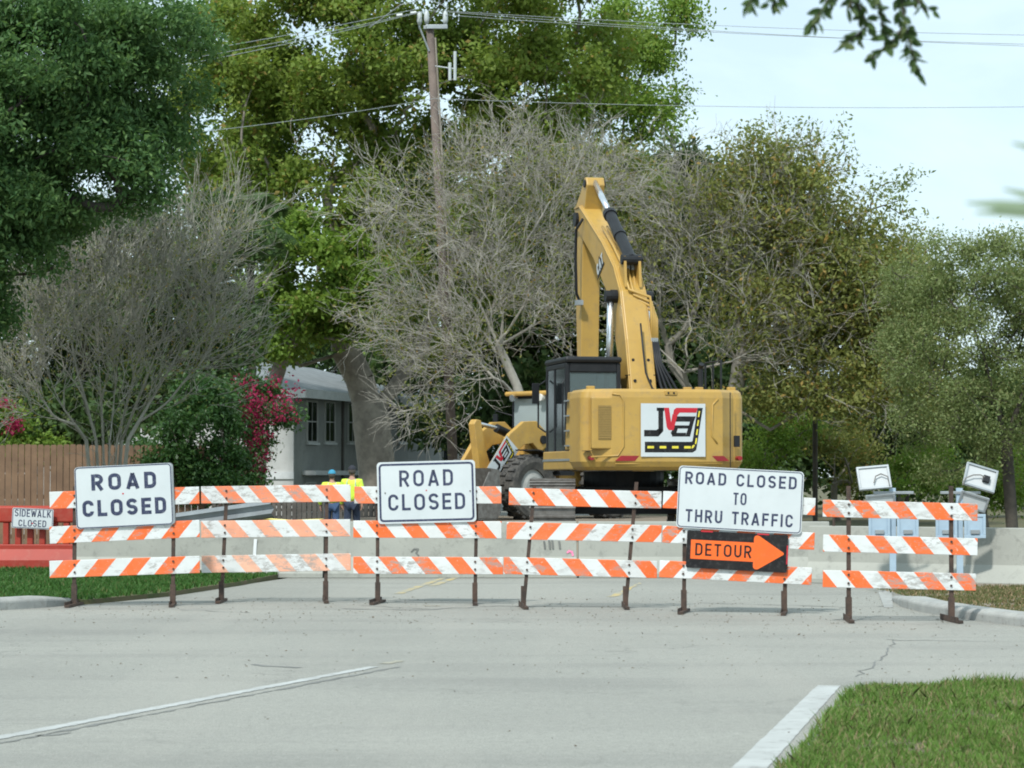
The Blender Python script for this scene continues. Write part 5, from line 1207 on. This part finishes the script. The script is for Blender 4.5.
def limbs(name, P, par, rad, mats, parent, thick=.05, lo=None, hi=None):
    idx=np.where(par>=0)[0]; 
    big={}
    for i in idx:
        p=par[i]
        if p not in big or rad[i]>rad[big[p]]: big[p]=i
    cont=np.array([big[par[i]]==i for i in idx])
    r1=rad[idx]; r0=np.where(cont,rad[par[idx]],np.minimum(rad[par[idx]],rad[idx]*1.25))
    p0=P[par[idx]]; p1=P[idx]; sel_t=np.maximum(r0,r1)
    parts=[]
    for lo_,hi_,ns in ((0,.018,3),(.018,.07,5),(.07,99,12)):
        s=(sel_t>=lo_)&(sel_t<hi_)
        if lo is not None: s&=(sel_t>=lo)
        if hi is not None: s&=(sel_t<hi)
        if not s.any(): continue
        a=p0[s];b=p1[s];ra=r0[s];rb=r1[s]; d=b-a; L=np.linalg.norm(d,axis=1)[:,None]+1e-9; d=d/L
        a=a-d*np.minimum(ra[:,None]*.30,.04); ra=ra*.985
        up=np.where(np.abs(d[:,2:3])<.9,np.array([[0,0,1.]]),np.array([[1.,0,0]])); u=np.cross(d,up); u/=np.linalg.norm(u,axis=1)[:,None]+1e-9; v=np.cross(d,u)
        an=np.arange(ns)*2*math.pi/ns; ring=u[:,None,:]*np.cos(an)[None,:,None]+v[:,None,:]*np.sin(an)[None,:,None]
        A=a[:,None,:]+ring*ra[:,None,None]; B=b[:,None,:]+ring*rb[:,None,None]; V=np.concatenate([A,B],1).reshape(-1,3); m=len(a)
        base=np.arange(m)[:,None]*2*ns; F=[]
        for k in range(ns): F.append(np.concatenate([base+k,base+(k+1)%ns,base+ns+(k+1)%ns,base+ns+k],1))
        parts.append((V,np.concatenate(F)))
    off=0;VV=[];FF=[]
    for V,F in parts: VV.append(V);FF.append(F+off);off+=len(V)
    if not VV: return None
    return np_mesh(name,np.concatenate(VV),4,np.concatenate(FF),mats,parent,smooth=True)
def twig_spray(P, par, rad, n, length, r_tip, seed=0, maxr=.05, minr=0.0, spread=.75, segs=4, kids=2, gravity=0.0, upw=0.0):
    """fine side twigs, each with its own forks, grown from the thin limbs; returns segment arrays"""
    r=np.random.default_rng(seed); idx=np.where((par>=0)&(rad<maxr)&(rad>=minr))[0]; j=r.choice(idx,n)
    o=P[j]; d=P[j]-P[par[j]]; d/=np.linalg.norm(d,axis=1)[:,None]+1e-9
    out=[]
    def grow(o,d,L,r0,segs_,sp):
        m=len(o); q=r.normal(size=(m,3)); q-=(q*d).sum(1)[:,None]*d; q/=np.linalg.norm(q,axis=1)[:,None]+1e-9
        d=d+q*sp; d[:,2]+=upw; d/=np.linalg.norm(d,axis=1)[:,None]; p=o; cur=r.normal(size=(m,3))*.22; tips=[]
        for k in range(segs_):
            nx=p+d*(L/segs_)[:,None]; ra=r0*(1-k/segs_)+r_tip*.55; rb=r0*(1-(k+1)/segs_)+r_tip*.55
            out.append((p,nx,ra,rb)); tips.append((nx,d.copy())); d=d+cur*.5+r.normal(size=(m,3))*.10; d[:,2]-=gravity; d/=np.linalg.norm(d,axis=1)[:,None]; p=nx
        return tips
    L=length*r.uniform(.5,1.3,n); r0=np.full(n,r_tip*.7); t1=grow(o,d,L,r0,segs,spread)
    for kk in range(kids):
        s=t1[min(kk,len(t1)-1)]; t2=grow(s[0],s[1],L*.6*r.uniform(.5,1.2,n),r0*.6,3,.65)
        s=t2[1]; grow(s[0],s[1],L*.33,r0*.4,2,.7)
    return [np.concatenate(x) for x in zip(*out)]
def seg_mesh(name, seg, mats, parent, ns=3):
    a,b,ra,rb=seg; d=b-a; d/=np.linalg.norm(d,axis=1)[:,None]+1e-9
    up=np.where(np.abs(d[:,2:3])<.9,np.array([[0,0,1.]]),np.array([[1.,0,0]])); u=np.cross(d,up); u/=np.linalg.norm(u,axis=1)[:,None]+1e-9; v=np.cross(d,u)
    an=np.arange(ns)*2*math.pi/ns; ring=u[:,None,:]*np.cos(an)[None,:,None]+v[:,None,:]*np.sin(an)[None,:,None]
    V=np.concatenate([a[:,None,:]+ring*ra[:,None,None],b[:,None,:]+ring*rb[:,None,None]],1).reshape(-1,3); base=np.arange(len(a))[:,None]*2*ns
    F=np.concatenate([np.concatenate([base+k,base+(k+1)%ns,base+ns+(k+1)%ns,base+ns+k],1) for k in range(ns)])
    return np_mesh(name,V,4,F,mats,parent,smooth=True)
def leaf_mesh(name, C, n_per, sig, size, mats, parent, seed=0, aspect=.5, flat_=.6, kinds=1, up=.5, fold=.25):
    r=np.random.default_rng(seed); n=len(C)*n_per
    c=np.repeat(C,n_per,0)+r.normal(size=(n,3))*np.array([sig,sig,sig*flat_]); c=c[c[:,2]>.05]; n=len(c)
    d=r.normal(size=(n,3)); d[:,2]-=.25; d/=np.linalg.norm(d,axis=1)[:,None]
    nr=r.normal(size=(n,3)); nr[:,2]+=up*2; w_=np.cross(d,nr); w_/=np.linalg.norm(w_,axis=1)[:,None]+1e-9
    nn=np.cross(w_,d)
    s=size*r.uniform(.6,1.3,n)[:,None]; a=aspect*.5
    V=np.stack([c, c+d*s*.45+w_*s*a+nn*s*fold*.3, c+d*s, c+d*s*.45-w_*s*a+nn*s*fold*.3],1).reshape(-1,3)
    F=(np.arange(n)[:,None]*4+np.arange(4)[None,:])
    o=np_mesh(name,V,4,F,mats,parent)
    if kinds>1: o.data.polygons.foreach_set('material_index',r.integers(0,kinds,n).astype(np.int32))
    return o
def tree(name, label, cat, lines, att_blobs, n_att, trunk_r, wood, leafm, leaf_blobs=None, n_cl=0, n_per=40, sig=.3, lsize=.14, group=None, seed=0, tip=.010, step=.5, droop=0.0, back=.6, jit=.05, shell=.45, bow=.35, twigm=None, extra_clusters=0, aspect=.5, leaf_at_tips=True, minnode=.3, expo=2.3, lshell=.45, crown_name='crown', at=None, clump=14, spray=None):
    base=Vector(lines[0][0]); base.z=0; t=empty(name,base); tag(t,label,cat,group)
    att=blob_pts(att_blobs,n_att,shell,seed) if at is None else at
    if clump and at is None: att=clumpify(att,clump,.48,seed)
    P,par,rad=skeleton(lines,att,step,seed,back,jit,droop,tip,expo,minnode,bow); rad=scale_rad(rad,trunk_r,tip)
    b=np.array(base); P=P-b
    if twigm:
        limbs('trunk',P,par,rad,wood,t,lo=.04); limbs('branches',P,par,rad,twigm,t,hi=.04)
    else: limbs('trunk',P,par,rad,wood,t)
    if spray: seg_mesh('twigs', twig_spray(P,par,rad,seed=seed+3,**spray), twigm or wood, t)
    if leafm is not None:
        C=[]
        if leaf_at_tips: C.append(att-b)
        if leaf_blobs: C.append(clumpify(blob_pts(leaf_blobs,n_cl,lshell,seed+5),14,.45,seed)-b)
        C=np.concatenate(C); leaf_mesh(crown_name,C,n_per,sig,lsize,leafm,t,seed,aspect)
    return t
LM={}
LM['oak']=leaf_mat('dark_oak_leaves',(.052,.130,.045),(.105,.200,.065),(.15,.26,.085),.14,.42,.45)
LM['big']=leaf_mat('yellow_green_leaves',(.135,.225,.040),(.245,.325,.065),(.32,.25,.07),.05,.48,.4)
LM['bright']=leaf_mat('bright_green_leaves',(.145,.27,.045),(.24,.35,.065),(.26,.25,.07),.05,.48,.45)
LM['olive']=leaf_mat('olive_and_rusty_leaves',(.165,.21,.062),(.27,.285,.085),(.34,.24,.07),.07,.45,.35)
LM['fine']=leaf_mat('fine_grey_green_leaves',(.16,.225,.085),(.25,.305,.125),(.25,.26,.12),.1,.45,.4)
LM['dark']=leaf_mat('deep_green_leaves',(0.044,0.092,0.030),(0.080,0.136,0.044),(0.112,0.152,0.056),.1,.38,.5)
LM['hedge']=leaf_mat('glossy_hedge_leaves',(0.032,0.088,0.026),(0.060,0.136,0.036),(0.088,0.168,0.040),.1,.32,.8,.4)
LM['magenta']=leaf_mat('magenta_bracts',(.26,.010,.055),(.38,.025,.10),(.18,.012,.045),.15,.35,1.0)
def gl(px,Y,py=None): p=W(px,477,Y); return Vector((p.x,Y,0))
# 1 dark oak, upper left, nearest
Yd=41.0
tree('oak_tree','dark green oak crown filling the upper left corner','tree',
  [[gl(-150,Yd),W(-140,300,Yd),W(-100,180,Yd)],[W(-100,180,Yd),W(-20,110,Yd),W(90,70,Yd)],[W(-120,240,Yd),W(-60,210,Yd),W(0,230,Yd)]],
  [(70,40,125,90,Yd,3),(-40,160,120,120,Yd,3),(50,150,115,85,Yd,2.6),(130,100,60,95,Yd,2),(10,215,70,45,Yd,2),(10,300,35,35,Yd,1.4),(150,180,35,30,Yd,1),(165,40,55,60,Yd,2)],
  950,.45,M['bark_dark'],LM['oak'],[(60,60,120,100,Yd,2.5),(20,180,110,60,Yd,2.4),(120,130,60,70,Yd,1.6),(0,235,60,40,Yd,1.5),(-30,310,45,60,Yd,1.2)],820,78,.22,.118,seed=11,aspect=.42,lshell=.2)
# 2 bare crape myrtle, left
Ym=46.0
st=[]
for k,(bx_,tx,ty) in enumerate(((86,10,300),(96,60,270),(103,95,230),(110,125,240),(117,160,235),(122,190,225),(128,215,250),(92,30,380),(120,175,330))):
    b=gl(108+(bx_-108)*.35,Ym)+Vector((0,(k%3-1)*.12,0)); m1=W(bx_,440,Ym+(k%3-1)*.35); m2=W((bx_+tx)/2+(tx-bx_)*.08,(440+ty)/2+8,Ym+(k%4-1.5)*.6); e=W(tx,ty,Ym+(k%4-1.5)*.9)
    st.append([b,m1,m2,e])
tree('crape_myrtle','bare grey multi-stemmed tree beside the brown board fence','tree',st,
  [(55,300,70,85,Ym,2.2),(125,270,90,80,Ym,2.4),(200,250,75,75,Ym,2.2),(215,330,50,70,Ym,1.6),(130,350,90,70,Ym,2.0),(20,380,50,60,Ym,1.4),(240,215,35,25,Ym,1)],
  1700,.115,M['bark_pale'],LM['olive'],None,0,4,.14,.06,seed=21,tip=.0065,step=.34,back=2.2,jit=.02,shell=.12,bow=.2,clump=0,spray=dict(n=1150,length=.95,r_tip=.006,maxr=.03,spread=.32,upw=.30),twigm=M['crape_twig'],minnode=.15,crown_name='sparse_leaves')
# 3 big yellow-green tree
Yb=79.0
tree('shade_tree','huge yellow green shade tree with thick grey trunk beside the workers','tree',
  [[gl(378,Yb),W(377,470,Yb),W(371,420,Yb),W(360,380,Yb),W(345,350,Yb),W(345,280,Yb),W(350,200,Yb)],[W(371,415,Yb),W(392,390,Yb+.5),W(420,350,Yb+1),W(450,270,Yb+1),W(470,170,Yb+1)],
   [W(345,352,Yb),W(300,366,Yb),W(262,366,Yb+.2),W(245,350,Yb)],[W(345,290,Yb),W(300,220,Yb),W(260,150,Yb)],[W(450,270,Yb+1),W(510,180,Yb+1),W(570,110,Yb+1)]],
  [(320,50,150,90,Yb,4),(450,90,140,100,Yb+1,4),(230,140,90,100,Yb,3.5),(215,40,70,70,Yb,3),(330,250,95,75,Yb-1,3),(300,320,70,50,Yb-1.5,2.2),(545,70,110,90,Yb+2,3.5),(470,-40,230,70,Yb,5),(410,180,90,80,Yb,3),(260,320,50,45,Yb-1,1.6),(400,255,60,40,Yb-1,2),(520,250,110,70,Yb+3,3),(610,200,90,60,Yb+4,3),(250,110,70,120,Yb+4,2.5),(240,200,60,60,Yb+3,2.5),(440,330,70,50,Yb+3,2.5)],
  1750,.62,M['bark'],LM['big'],[(250,130,70,110,Yb+4,2.5),(500,230,110,80,Yb+3,3),(620,190,80,60,Yb+4,3),(320,60,140,90,Yb,4),(460,100,130,90,Yb+1,4),(260,160,80,90,Yb,3),(540,80,100,80,Yb+2,3),(440,-20,210,60,Yb,4)],1050,66,.31,.185,seed=31,aspect=.62,lshell=.3,tip=.012,back=.9)
# bright low lobe of another tree in front
tree('leafy_tree','bright green leafy tree hanging low, left of the big trunk','tree',
  [[gl(255,Yb-2.5),W(262,420,Yb-2.5),W(285,350,Yb-2.5),W(300,290,Yb-2.5)]],
  [(310,290,72,62,Yb-3,2.2),(270,330,50,42,Yb-3,1.6),(355,300,45,45,Yb-3,1.4),(300,240,70,40,Yb-3,2),(375,265,35,28,Yb-3,1)],
  330,.24,M['bark'],LM['bright'],None,0,72,.27,.175,seed=33,aspect=.65)
# 3b tall paler tree behind
Yt=90.0
tree('tall_tree','tall light green tree against the sky, behind the bare branches','tree',
  [[gl(630,Yt),W(625,300,Yt),W(620,160,Yt),W(630,60,Yt)]],
  [(640,50,62,75,Yt,2.5),(600,110,80,70,Yt,3),(660,20,40,50,Yt,2),(560,150,70,70,Yt,3),(620,180,60,50,Yt,3)],
  300,.35,M['bark'],LM['bright'],[(620,70,65,70,Yt,2.5)],90,70,.40,.18,seed=35,aspect=.6,tip=.014)
# 4 bare leaning tree in the middle
Yn=71.0
tree('bare_tree','leafless grey tree with a leaning trunk, behind the wheel loader','tree',
  [[gl(548,Yn),W(540,470,Yn),W(517,386,Yn),W(487,320,Yn),W(462,265,Yn),W(445,225,Yn)],[W(487,322,Yn),W(455,315,Yn+.4),W(420,300,Yn+.5),W(385,285,Yn)],[W(500,345,Yn),W(540,322,Yn-.4),W(575,318,Yn-.6)],[W(462,265,Yn),W(500,205,Yn),W(520,160,Yn)],
   [W(497,340,Yn),W(478,350,Yn-.6),W(455,356,Yn-.8),W(425,385,Yn-1),W(400,430,Yn-1)],[W(478,350,Yn-.6),W(480,395,Yn-1),W(468,440,Yn-1)],[W(480,300,Yn),W(530,250,Yn+.5),W(590,200,Yn+.5)]],
  [(405,220,65,70,Yn,2.0),(400,310,60,65,Yn,1.8),(450,350,70,55,Yn-.8,1.4),(500,270,90,85,Yn,2.2),(520,180,90,75,Yn,2.2),(560,290,40,70,Yn,1.4),(590,180,70,60,Yn+.5,2),(430,410,35,40,Yn-1,1),(460,165,50,40,Yn,1.5)],
  1500,.16,M['twig'],LM['olive'],None,0,7,.22,.11,seed=41,tip=.0095,step=.40,back=1.8,jit=.035,shell=.10,droop=.05,bow=.25,clump=0,spray=dict(n=1700,length=1.1,r_tip=.0072,maxr=.04,spread=.8,upw=.05),crown_name='sparse_leaves')
# 5 wide tree behind the excavator, bare left, olive right
Yw=80.0
LW=[[gl(712,Yw),W(712,480,Yw),W(715,430,Yw),W(735,395,Yw),W(742,350,Yw),W(735,290,Yw)],[W(715,432,Yw),W(690,395,Yw),W(684,372,Yw-.5),W(730,362,Yw-1),W(762,346,Yw-1),W(800,352,Yw-1),W(838,370,Yw-1)],[W(730,405,Yw),W(770,430,Yw),W(820,400,Yw),W(870,350,Yw)],
    [W(700,405,Yw),W(672,365,Yw),W(668,345,Yw),W(684,330,Yw),W(700,300,Yw),W(690,250,Yw)],[W(742,350,Yw),W(790,280,Yw),W(830,220,Yw)],[W(684,372,Yw-.5),W(640,330,Yw),W(600,280,Yw)]]
W1=[(680,210,95,80,Yw,3.2),(640,280,60,80,Yw,2.8),(740,270,100,80,Yw,3.2),(770,330,90,50,Yw-1,2.4),(600,170,60,50,Yw,2.5),(760,190,80,50,Yw,2.6)]
W2=[(785,200,78,68,Yw,3),(835,268,75,75,Yw,3),(800,300,90,60,Yw,3),(770,170,60,40,Yw,2),(880,320,55,70,Yw,2.6),(820,370,90,42,Yw,3),(905,310,58,72,Yw,2.6),(905,385,65,50,Yw,2.6),(840,395,70,30,Yw-1,2)]
tree('wide_tree','broad half bare tree with olive crown, behind the excavator','tree',LW,W1+W1+W2,1700,.42,M['bark_pale'],None,seed=51,tip=.0105,step=.45,back=1.8,jit=.035,shell=.10,bow=.25,droop=.03,clump=0,spray=dict(n=1900,length=1.15,r_tip=.0082,maxr=.04,spread=.8,upw=.12),twigm=M['twig'])
wt=bpy.data.objects['wide_tree']; wb=np.array(wt.location)
leaf_mesh('crown',blob_pts(W2+[(835,250,65,70,Yw,2.5),(900,270,40,45,Yw+2,2),(925,300,35,45,Yw+2,2),(870,340,50,50,Yw,2),(760,400,60,20,Yw,2)],1500,.2,55)-wb,34,.34,.18,LM['olive'],wt,55,.5)
leaf_mesh('sparse_leaves',blob_pts(W1,900,.2,56)-wb,12,.34,.16,LM['olive'],wt,56,.5)
# wisps standing out of its top
wa=blob_pts([(770,130,45,25,Yw,1.6),(830,150,50,30,Yw,1.6),(880,200,42,35,Yw,1.5),(905,240,30,30,Yw,1.5),(905,180,20,16,Yw,1)],75,.3,57)
tree('wispy_tree','thin airy tree with leaf tufts, rising over the olive crown','tree',[[gl(815,Yw+3),W(815,400,Yw+3),W(820,250,Yw+2)],[W(820,250,Yw+2),W(780,190,Yw+1),W(760,150,Yw)],[W(820,250,Yw+2),W(870,210,Yw+1),W(900,200,Yw)]],
  None,0,.09,M['bark_dark'],LM['fine'],None,0,18,.20,.17,seed=58,tip=.014,step=.5,back=.8,at=wa,aspect=.5)
# 6 airy trees at the right
Yr=70.0
tree('airy_tree','feathery grey green tree at the right edge of the picture','tree',[[gl(1012,Yr),W(1006,440,Yr),W(985,360,Yr),W(962,290,Yr)],[W(1006,440,Yr),W(1040,350,Yr),W(1050,270,Yr)],[W(985,360,Yr),W(930,330,Yr),W(900,320,Yr)]],
  [(965,290,62,62,Yr,2.4),(1020,270,60,50,Yr,2.4),(1010,380,80,90,Yr,3),(930,380,55,80,Yr,2.4),(985,240,40,22,Yr,1.5),(1060,340,60,110,Yr,3),(960,450,60,50,Yr,2.2),(930,285,48,62,Yr+2,2.2),(900,330,40,60,Yr+3,2),(1040,300,60,70,Yr,2.5)],
  2700,.18,M['bark_dark'],LM['fine'],None,0,30,.25,.11,seed=61,tip=.011,step=.42,back=.7,aspect=.45,shell=.25)
# 7 small trees under and beyond the wide crown
for k,(px,Y,bl,lm,lab) in enumerate((
   (770,88,[(765,455,38,38,88,1.8),(790,430,35,30,88,1.6)],'bright','small light green tree just right of the counterweight'),
   (838,90,[(835,440,50,34,90,2.0),(862,470,38,26,90,1.6)],'olive','small olive tree behind the solar light nearer the road'),
   (905,86,[(900,480,46,30,86,2.0),(930,455,36,34,86,1.6)],'bright','small bright tree between the two solar lights'),
   (985,76,[(985,490,46,24,76,1.6),(1020,480,30,30,76,1.4)],'bright','leafy bush under the feathery tree at the right edge'))):
    b=gl(px,Y); c=W(bl[0][0],bl[0][1],Y)
    tree('small_tree',lab,'tree',[[b,W(px-4,500,Y),c]],bl,110,.13,M['bark'],LM[lm],None,0,44,.30,.15,seed=70+k,tip=.012,back=.8,group='small trees beyond the excavator')
# dark trees behind the left side
tree('background_tree','dark green tree behind the bare grey stems, left','tree',[[gl(60,60),W(70,420,60),W(90,330,60)]],
  [(60,350,110,90,60,3),(50,260,110,70,60,3),(140,290,90,90,60,3),(200,330,60,90,62,2.6),(215,240,50,70,62,2.2),(20,430,70,40,58,2),(110,420,70,35,59,2),(100,385,110,35,61,2.5),(180,380,60,40,61,2.5)],1150,.3,M['bark_dark'],LM['dark'],None,0,58,.36,.20,seed=81,aspect=.5)
tree('background_tree','deep green tree in the gap behind the leaning trunk','tree',[[gl(600,95),W(600,400,95),W(590,330,95)]],
  [(470,400,110,60,95,4),(600,360,120,90,95,4),(560,270,140,90,97,4),(700,380,90,70,95,4),(450,310,90,80,95,4),(640,200,110,60,97,4),(480,200,120,80,97,4),(400,250,70,110,97,4),(700,270,90,80,97,4)],1300,.4,M['bark_dark'],LM['dark'],None,0,56,.55,.40,seed=83,tip=.02,step=.8)
tree('background_tree','deep green tree behind the olive crown, right','tree',[[gl(900,98),W(895,420,98),W(880,350,98)]],
  [(820,370,90,70,98,4),(900,400,80,60,98,4),(960,420,90,70,98,4),(740,330,90,60,98,4),(1030,440,70,60,98,4),(760,250,90,60,98,4),(840,280,70,60,98,4),(900,340,50,40,98,3)],950,.4,M['bark_dark'],LM['dark'],None,0,46,.55,.30,seed=85,tip=.02,step=.8)
tree('background_tree','green tree rising behind the roof of the grey house','tree',[[gl(350,112),W(350,420,112),W(345,370,112)]],
  [(310,350,60,42,112,4),(370,340,60,50,112,4),(430,370,50,40,112,4),(260,360,40,40,112,3)],260,.35,M['bark_dark'],LM['dark'],None,0,60,.6,.32,seed=87,tip=.02,step=.8)
# far woodland reads as one mass
C=np.concatenate([blob_pts([(x,440+12*math.sin(x*.05),46,62,125,3)],90,.2,int(x)+200) for x in range(-120,1160,48)]); 
o=leaf_mesh('woodland',C,34,.75,.42,LM['dark'],None,91,.6); tag(o,'distant dark woodland closing the view','woodland',kind='stuff')
# hedge and bougainvillea
tree('hedge_shrub','tall glossy green shrub between the board fence and the pink blossoms','shrub',[[gl(205,51),W(203,480,51),W(200,430,51)]],
  [(205,430,44,58,51,1.3),(180,465,38,42,51,1.2),(225,480,34,40,51,1.1),(215,390,32,26,51,.9),(150,455,24,24,52,.9)],420,.10,M['bark'],LM['hedge'],None,0,60,.17,.105,seed=95,tip=.008,step=.3)
hb=[(262,410,30,34,53,.9),(248,450,26,38,53,.8),(282,408,20,18,53,.6),(240,390,22,18,53,.6),(248,492,20,22,53,.6)]
t=tree('bougainvillea','bougainvillea with magenta blossoms climbing beside the pale wall','shrub',[[gl(246,53),W(248,480,53),W(256,420,53)]],hb,300,.06,M['bark'],LM['hedge'],None,0,26,.14,.095,seed=96,tip=.007,step=.25)
leaf_mesh('blossoms',blob_pts(hb+[(268,405,30,30,52.0,.4),(250,445,24,34,52.0,.4)],150,.35,97)-np.array(t.location),19,.11,.075,LM['magenta'],t,97,.75)
hb=[(2,430,24,34,56,1.0),(40,452,30,18,56,.9)]
t=tree('flowering_shrub','light green shrub with a few red flowers above the fence, left edge','shrub',[[gl(15,56),W(12,480,56),W(8,440,56)]],hb,110,.06,M['bark'],LM['bright'],None,0,40,.18,.13,seed=98,tip=.008,step=.3)
leaf_mesh('blossoms',blob_pts([(3,405,8,8,55,.4),(12,425,8,8,55,.3)],14,.3,99)-np.array(t.location),20,.09,.08,LM['magenta'],t,99,.75)
# fan palm behind the crape myrtle
def frond(mb, c, d, L_, n=22, wd=.05, droop=.5):
    d=Vector(d).normalized(); side=d.cross(Vector((0,0,1))).normalized(); up=side.cross(d)
    for k in range(n):
        a=R(-75+150*k/(n-1)); q=(d*math.cos(a)+side*math.sin(a)); l=L_*(.75+.25*math.cos(a)); 
        p1=c+q*l*.6+up*.08; p2=c+q*l-Vector((0,0,droop*l*.6)); w_=q.cross(up).normalized()*wd
        mb.add([c,p1+w_,p2,p1-w_],[(0,1,2,3)])
def fan_palm(px,py,Y,label,seed):
    r=random.Random(seed); b=gl(px,Y); top=W(px,py,Y)-b; t=empty('fan_palm',b); tag(t,label,'palm tree')
    MB().tube([(0,0,-.1),(0.05,0,top.z*.5),(top.x,0,top.z)],[.15,.12,.10],10).build('trunk',M['bark_dark'],t,smooth=True)
    for k in range(20):
        a=r.uniform(0,6.28); e=r.uniform(-.5,1.1); d=Vector((math.cos(a)*math.cos(e),math.sin(a)*math.cos(e),math.sin(e))); c=Vector(top)+d*r.uniform(.5,.9)
        mb=MB(); mb.tube([Vector(top),c],.015,4); frond(mb,c,d,r.uniform(.7,1.0)); mb.build('frond',LM['dark'],t)
fan_palm(250,232,67,'fan palm with drooping fronds, behind the bare twigs on the left',5)

# ================================================================ NEAR FOLIAGE
def near_branch():
    Y=7.0; base=W(930,-420,Y+.5); t=empty('oak_branch',base); tag(t,'dark oak twigs hanging into the top of the picture against the sky','branch')
    r=random.Random(4)
    paths=[[W(900,-420,Y+.4),W(880,-150,Y+.1),W(862,-30,Y),W(850,8,Y)],[W(880,-150,Y+.1),W(898,-30,Y),W(905,25,Y),W(918,72,Y)],[W(862,-30,Y),W(830,-5,Y),W(812,28,Y)],[W(850,-10,Y),W(868,25,Y+.05),W(845,45,Y)],
           [W(898,-30,Y),W(915,-2,Y),W(928,12,Y)],[W(880,-150,Y+.1),W(800,-50,Y),W(760,-12,Y),W(748,6,Y)],[W(905,25,Y),W(890,45,Y),W(872,58,Y)],[W(862,-30,Y),W(880,5,Y-.05),W(885,40,Y)],[W(800,-50,Y),W(778,-10,Y),W(772,8,Y)]]
    mb=MB()
    for k,p in enumerate(paths): 
        q=[v-base for v in p]; n=len(q); mb.tube(q,[.012*(1-i/n)+.0018 if k==0 else .0045*(1-i/n)+.0012 for i in range(n)],6)
    mb.build('twigs',M['bark_dark'],t)
    lv=MB()
    def leaf(p,d,L_,wd):
        d=Vector(d).normalized(); n=Vector((r.gauss(0,1),r.gauss(0,1),r.gauss(0,1))); s=d.cross(n).normalized(); up=s.cross(d)*.12*L_
        out=[(0,0),(.25,.75),(.5,1),(.8,.6),(1,0)]; vs=[p+d*L_*a+s*wd*b+up*b for a,b in out]+[p+d*L_*a-s*wd*b+up*b for a,b in out[1:-1]]
        vs+= [p+d*L_*.5]
        lv.add(vs,[(0,1,8),(1,2,8),(2,3,8),(3,4,8),(0,8,5),(5,8,6),(6,8,7),(7,8,4)])
    for k,p in enumerate(paths):
        pts=[v-base for v in p]
        for i in range(len(pts)-1):
            if (pts[i]+base).z < W(0,-60,Y).z or i>=len(pts)-2:
                seg=(pts[i+1]-pts[i]); m=int(seg.length/.0055)
                for j in range(m):
                    q=pts[i]+seg*(j/m); d=seg.normalized()*.6+Vector((r.gauss(0,.7),r.gauss(0,.6),r.gauss(-.35,.5))); leaf(q+Vector((r.gauss(0,.006),r.gauss(0,.01),0)),d,r.uniform(.03,.055),r.uniform(.007,.013))
    lv.build('leaves',LM['dark'],t)
near_branch()
def near_palm():
    Y=3.0; b=Vector((W(1250,477,Y).x,Y,0)); t=empty('palm_tree',b); tag(t,'out of focus palm leaflets poking in at the right edge','palm tree')
    top=W(1220,190,Y)-b; MB().tube([(0,0,-.1),(0,0,1.2),Vector(top)],[.06,.05,.03],10).build('trunk',M['bark'],t,smooth=True)
    m=leaf_mat('pale_palm_leaf',(.22,.32,.20),(.30,.38,.27),None,0,.45,2)
    for pts in (((1220,190),(1100,178),(1038,150),(1012,143)),((1220,195),(1100,200),(1030,196),(1003,189)),((1220,200),(1080,212),(1000,205),(966,203)),((1220,205),(1090,218),(1010,212),(975,213)),((1220,190),(1130,120),(1080,60),(1060,10)),((1220,205),(1130,260),(1080,330),(1070,380))):
        q=[W(a,c,Y)-b for a,c in pts]; mb=MB(); vs=[];w_=[.014,.014,.009,.002]
        for v,k in zip(q,w_): vs += [v+Vector((0,.3*k,k*.7)),v-Vector((0,.3*k,k*.7))]
        mb.add(vs,[(2*i,2*i+1,2*i+3,2*i+2) for i in range(3)]); mb.build('leaflet',m,t)
near_palm()
